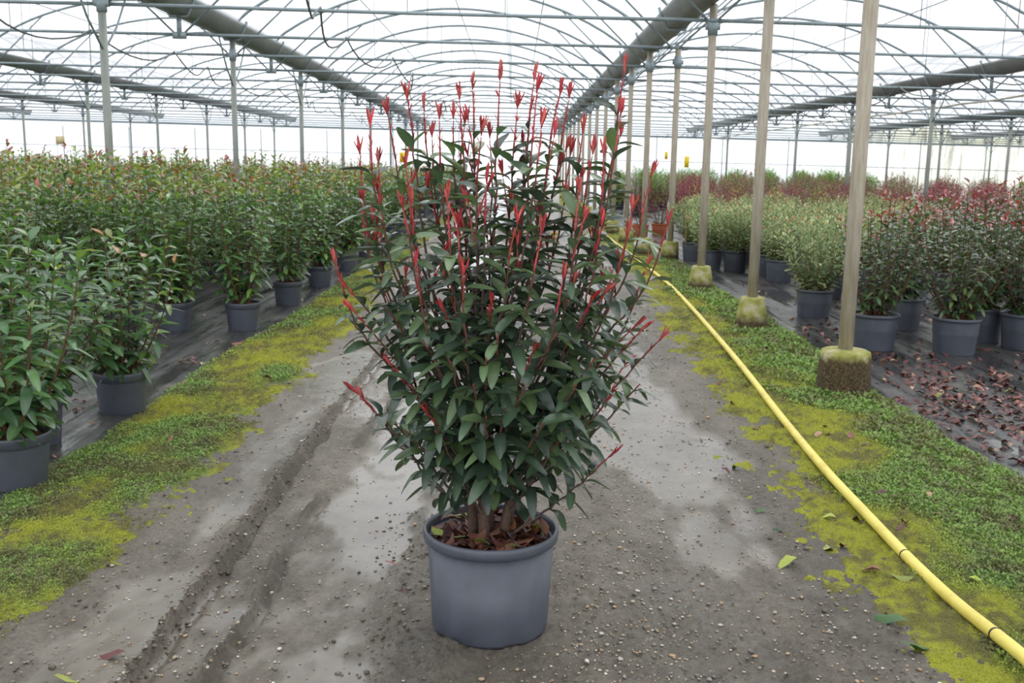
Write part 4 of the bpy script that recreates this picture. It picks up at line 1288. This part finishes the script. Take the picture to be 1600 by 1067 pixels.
def drop(x, y, z, c, L_, lab, grp=None, a=None, yaw=None):
    o = link('fallen_leaf', FL[random.randrange(3) if a is None else a, c])
    o.location = (x, y, z); o.scale = (L_,) * 3
    o.rotation_euler = (random.uniform(-.12, .12), random.uniform(-.2, .2), random.uniform(0, 6.28) if yaw is None else yaw)
    mt = o.rotation_euler.to_matrix(); ws = [mt @ v.co * L_ for v in o.data.vertices]
    mx_, my_ = sum(w.x for w in ws) / len(ws), sum(w.y for w in ws) / len(ws)
    o.location = (x - mx_, y - my_, ground_z(x, y) - min(w.z for w in ws) - .004)
    tag(o, lab, 'leaf', grp)
loose = [(615, 880, 0, .1, 'reddish brown leaf on the mud beside the large grey pot'), (628, 928, 1, .07, 'curled dark leaf on the mud beside the large grey pot'),
         (1150, 730, 5, .1, 'green leaf with a brown edge on the muddy right shoulder', ), (1135, 735, 1, .08, 'dark red leaf touching a green leaf on the mud'),
         (1188, 798, 5, .08, 'dark green leaf lying flat on the mud near the hose'), (1216, 827, 5, .07, 'small dark green leaf on mud by the moss edge'),
         (1230, 882, 4, .13, 'long yellow-green leaf on the mud with a brown tip'), (1293, 812, 4, .09, 'pale green leaf standing at the moss edge'),
         (1336, 812, 1, .09, 'dark purple leaf leaning against the yellow hose'), (1295, 855, 4, .1, 'thin green leaf in the moss edge between purple leaves'),
         (1318, 855, 0, .09, 'dull purple leaf on the moss edge'), (1360, 897, 2, .1, 'pinkish dried leaf at the edge of the mud and moss'),
         (1407, 912, 4, .11, 'pale yellow-green leaf lying flat near the yellow hose'), (1390, 970, 5, .15, 'long curled green leaf on the muddy moss edge'),
         (1430, 1015, 5, .14, 'grey-green leaf on the wet mud near the yellow hose'), (1525, 918, 4, .08, 'pale green leaf upright in the moss beyond the hose'),
         (1268, 758, 3, .06, 'tan leaf scrap in the moss beside the hose'), (1165, 608, 1, .08, 'dark leaf on the moss between track and hose'),
         (175, 1022, 0, .11, 'dull purple leaf with a long stalk on the mud'), (105, 1062, 4, .12, 'yellow-green leaf on the mud far from the pot'),
         (288, 605, 3, .1, 'pink-tan leaf at the rim of the creased black fabric'), (265, 695, 2, .09, 'rust leaf on the yellow moss'),
         (418, 595, 1, .11, 'dark red leaf on the yellow moss beside the lone pale pot'), (372, 540, 2, .13, 'rust curled leaf on the fabric at the foot of the lone pale pot'),
         (300, 570, 1, .12, 'long rust leaf on the creased black fabric'), (405, 548, 2, .1, 'tan leaf on the moss edge near the lone pale pot')]
for e in loose:
    p = unproj(e[0], e[1])
    drop(p.x, p.y, max(gz(p.x, p.y), 0.012) + (.03 if (p.x < moss_l_in(p.y) or p.x > moss_r_in(p.y)) else 0.008), e[2], e[3] * .82, e[4])
n = 0; rr = np.random.default_rng(77)
while n < 270:
    px, py = rr.uniform(1230, 1600), rr.uniform(480, 735)
    p = unproj(px, py)
    x, y = p.x, p.y
    if x < moss_r_out(y) + .08: continue
    dens = math.exp(-((py - 600) / 55) ** 2) * (.35 + .65 * (px > 1380)) + .12
    if rr.uniform() > dens: continue
    if fbm(np.array([x * 2.0]), np.array([y * 2.0]), 17)[0] < .42 and rr.uniform() < .75: continue
    if in_pot(x, y, .04): continue
    drop(x, y, .034, rr.choice(6, p=[.4, .3, .16, .08, .04, .02]), rr.uniform(.045, .085), 'dry reddish leaf fallen on the black fabric below the red-tipped shrubs', 'fallen leaves on the fabric'); n += 1
n = 0
while n < 26:
    px, py = rr.uniform(1100, 1600), rr.uniform(540, 860); p = unproj(px, py); x, y = p.x, p.y
    if not (moss_r_in(y) + .1 < x < moss_r_out(y) - .05) or near_hose(x, y, .085): continue
    if any(math.hypot(x - a, y - b) < .24 for a, b, _m in POSTS): continue
    drop(x, y, .034, rr.choice(4, p=[.4, .2, .25, .15]), rr.uniform(.05, .08), 'small dry leaf lying on the bright green moss', 'fallen leaves on the moss'); n += 1
# the crowd of further leaves
mb = MB()
P_, D_, N_, L_, C_ = [], [], [], [], []
while len(P_) < 560:
    px, py = rr.uniform(1150, 1640), rr.uniform(440, 740); p = unproj(px, py); x, y = p.x, p.y
    if x < moss_r_out(y) + .1: continue
    if fbm(np.array([x * 2.0]), np.array([y * 2.0]), 17)[0] < .46 or in_pot(x, y, .07): continue
    a = rr.uniform(0, 6.28)
    P_.append((x, y, ground_z(x, y) + .012)); D_.append((math.cos(a), math.sin(a), rr.uniform(-.1, .25))); N_.append((rr.normal(0, .3), rr.normal(0, .3), 1)); L_.append(rr.uniform(.04, .085)); C_.append(np.array(FC[rr.choice(4, p=[.4, .35, .15, .1])]) * .85)
place_leaves(mb, TPLD[0], np.array(P_), np.array(D_), np.array(N_), np.array(L_), np.array(C_))
tag(link('leaf_litter', mb.mesh('leaf_litter', M['dry'])), 'scattered small red-brown leaf litter on the black fabric', 'leaves', kind='stuff')
mb = MB()
P_, D_, N_, L_, C_ = [], [], [], [], []
while len(P_) < 160:
    px, py = rr.uniform(0, 480), rr.uniform(460, 760); p = unproj(px, py); x, y = p.x, p.y
    if x > moss_l_out(y) - .05 or in_pot(x, y, .06): continue
    a = rr.uniform(0, 6.28)
    P_.append((x, y, ground_z(x, y) + .01)); D_.append((math.cos(a), math.sin(a), .1)); N_.append((rr.normal(0, .3), rr.normal(0, .3), 1)); L_.append(rr.uniform(.02, .07)); C_.append(np.array(FC[rr.choice(4, p=[.3, .2, .3, .2])]))
place_leaves(mb, TPLD[0], np.array(P_), np.array(D_), np.array(N_), np.array(L_), np.array(C_))
tag(link('leaf_litter', mb.mesh('leaf_litter', M['dry'])), 'few brown leaf scraps on the fabric under the hedge plants', 'leaves', kind='stuff')

# ------------------------------------------------------------------ sticky cards, board, tank in the aisle
def card(px, py, k, w, h, lab):
    y = Y0F + DYF * k + .03; p = unproj(px, py, Y=y)
    t = empty('sticky_trap', (p.x, y, p.z - h / 2)); tag(t, lab, 'insect trap')
    m_ = MB(); box(m_, (-w / 2, -.004, 0), (w / 2, .004, h)); link('card', m_.mesh('card', M['yellow'], False), t)
    m_ = MB(); top = TIE + hz(p.x) - (p.z - h / 2) - .01
    tube(m_, [(0, 0, h - .02), (0, 0, (h + top) / 2), (0, 0, top)], .003, 5); link('wire', m_.mesh('wire', M['cable']), t)
card(1073, 253, 6, .11, .26, 'yellow sticky insect card hanging in front of the end wall near the grasses')
card(1041, 243, 9, .1, .24, 'smaller yellow sticky card hanging further off near the grasses')
card(630, 246, 6, .17, .24, 'yellow sticky insect card hanging over the hedge plants behind the large photinia')
p = unproj(94, 219, Y=46)
t = empty('notice_board', (p.x, 46, 0)); tag(t, 'cream blank board on two legs near the end wall beyond the hedge', 'board')
mb = MB(); box(mb, (-.2 * 1.0, -.02, p.z - .18), (.2, .02, p.z + .18)); link('panel', mb.mesh('panel', M['cream'], False), t)
for s_ in (-.15, .15):
    mb = MB(); tube(mb, [(s_, .03, 0), (s_, .03, 1.0), (s_, .03, p.z + .1)], .015, 6); link('leg', mb.mesh('leg', M['steel']), t)

# pale tank standing in the aisle far behind the big shrub
p = unproj(838, 372)
t = empty('water_tank', (p.x, p.y + .5, 0)); tag(t, 'pale grey-white plastic tank on a pallet in the aisle behind the large photinia', 'tank')
bpy_m = MB(); w, d_, z0, z1, c = .5, .5, .13, 1.12, .08
def rring(w, d_, z, c): return [(-w + c, -d_, z), (w - c, -d_, z), (w, -d_ + c, z), (w, d_ - c, z), (w - c, d_, z), (-w + c, d_, z), (-w, d_ - c, z), (-w, -d_ + c, z)]
rings = [rring(w * .96, d_ * .96, z0, c), rring(w, d_, z0 + .04, c), rring(w, d_, .55, c), rring(w * .985, d_ * .985, .6, c), rring(w, d_, .65, c), rring(w, d_, z1 - .05, c), rring(w * .93, d_ * .93, z1, c), rring(.02, .02, z1 + .02, .005)]
V = np.array(rings).reshape(-1, 3); i = np.arange(len(rings) - 1)[:, None] * 8; j = np.arange(8)[None]; k = (j + 1) % 8
bpy_m.add(V, None, np.stack([i + j, i + k, i + 8 + k, i + 8 + j], -1).reshape(-1, 4)); link('body', bpy_m.mesh('body', M['white'], False), t)
mb = MB(); lathe(mb, [(.0, 1.19), (.1, 1.19), (.11, 1.18), (.11, 1.12)], 20); link('lid', mb.mesh('lid', M['white']), t)
mb = MB()
for s_ in (-.42, 0, .42): box(mb, (s_ - .05, -.5, -.02), (s_ + .05, .5, .1))
box(mb, (-.52, -.52, .1), (.52, .52, .135)); link('pallet', mb.mesh('pallet', M['cane'], False), t)
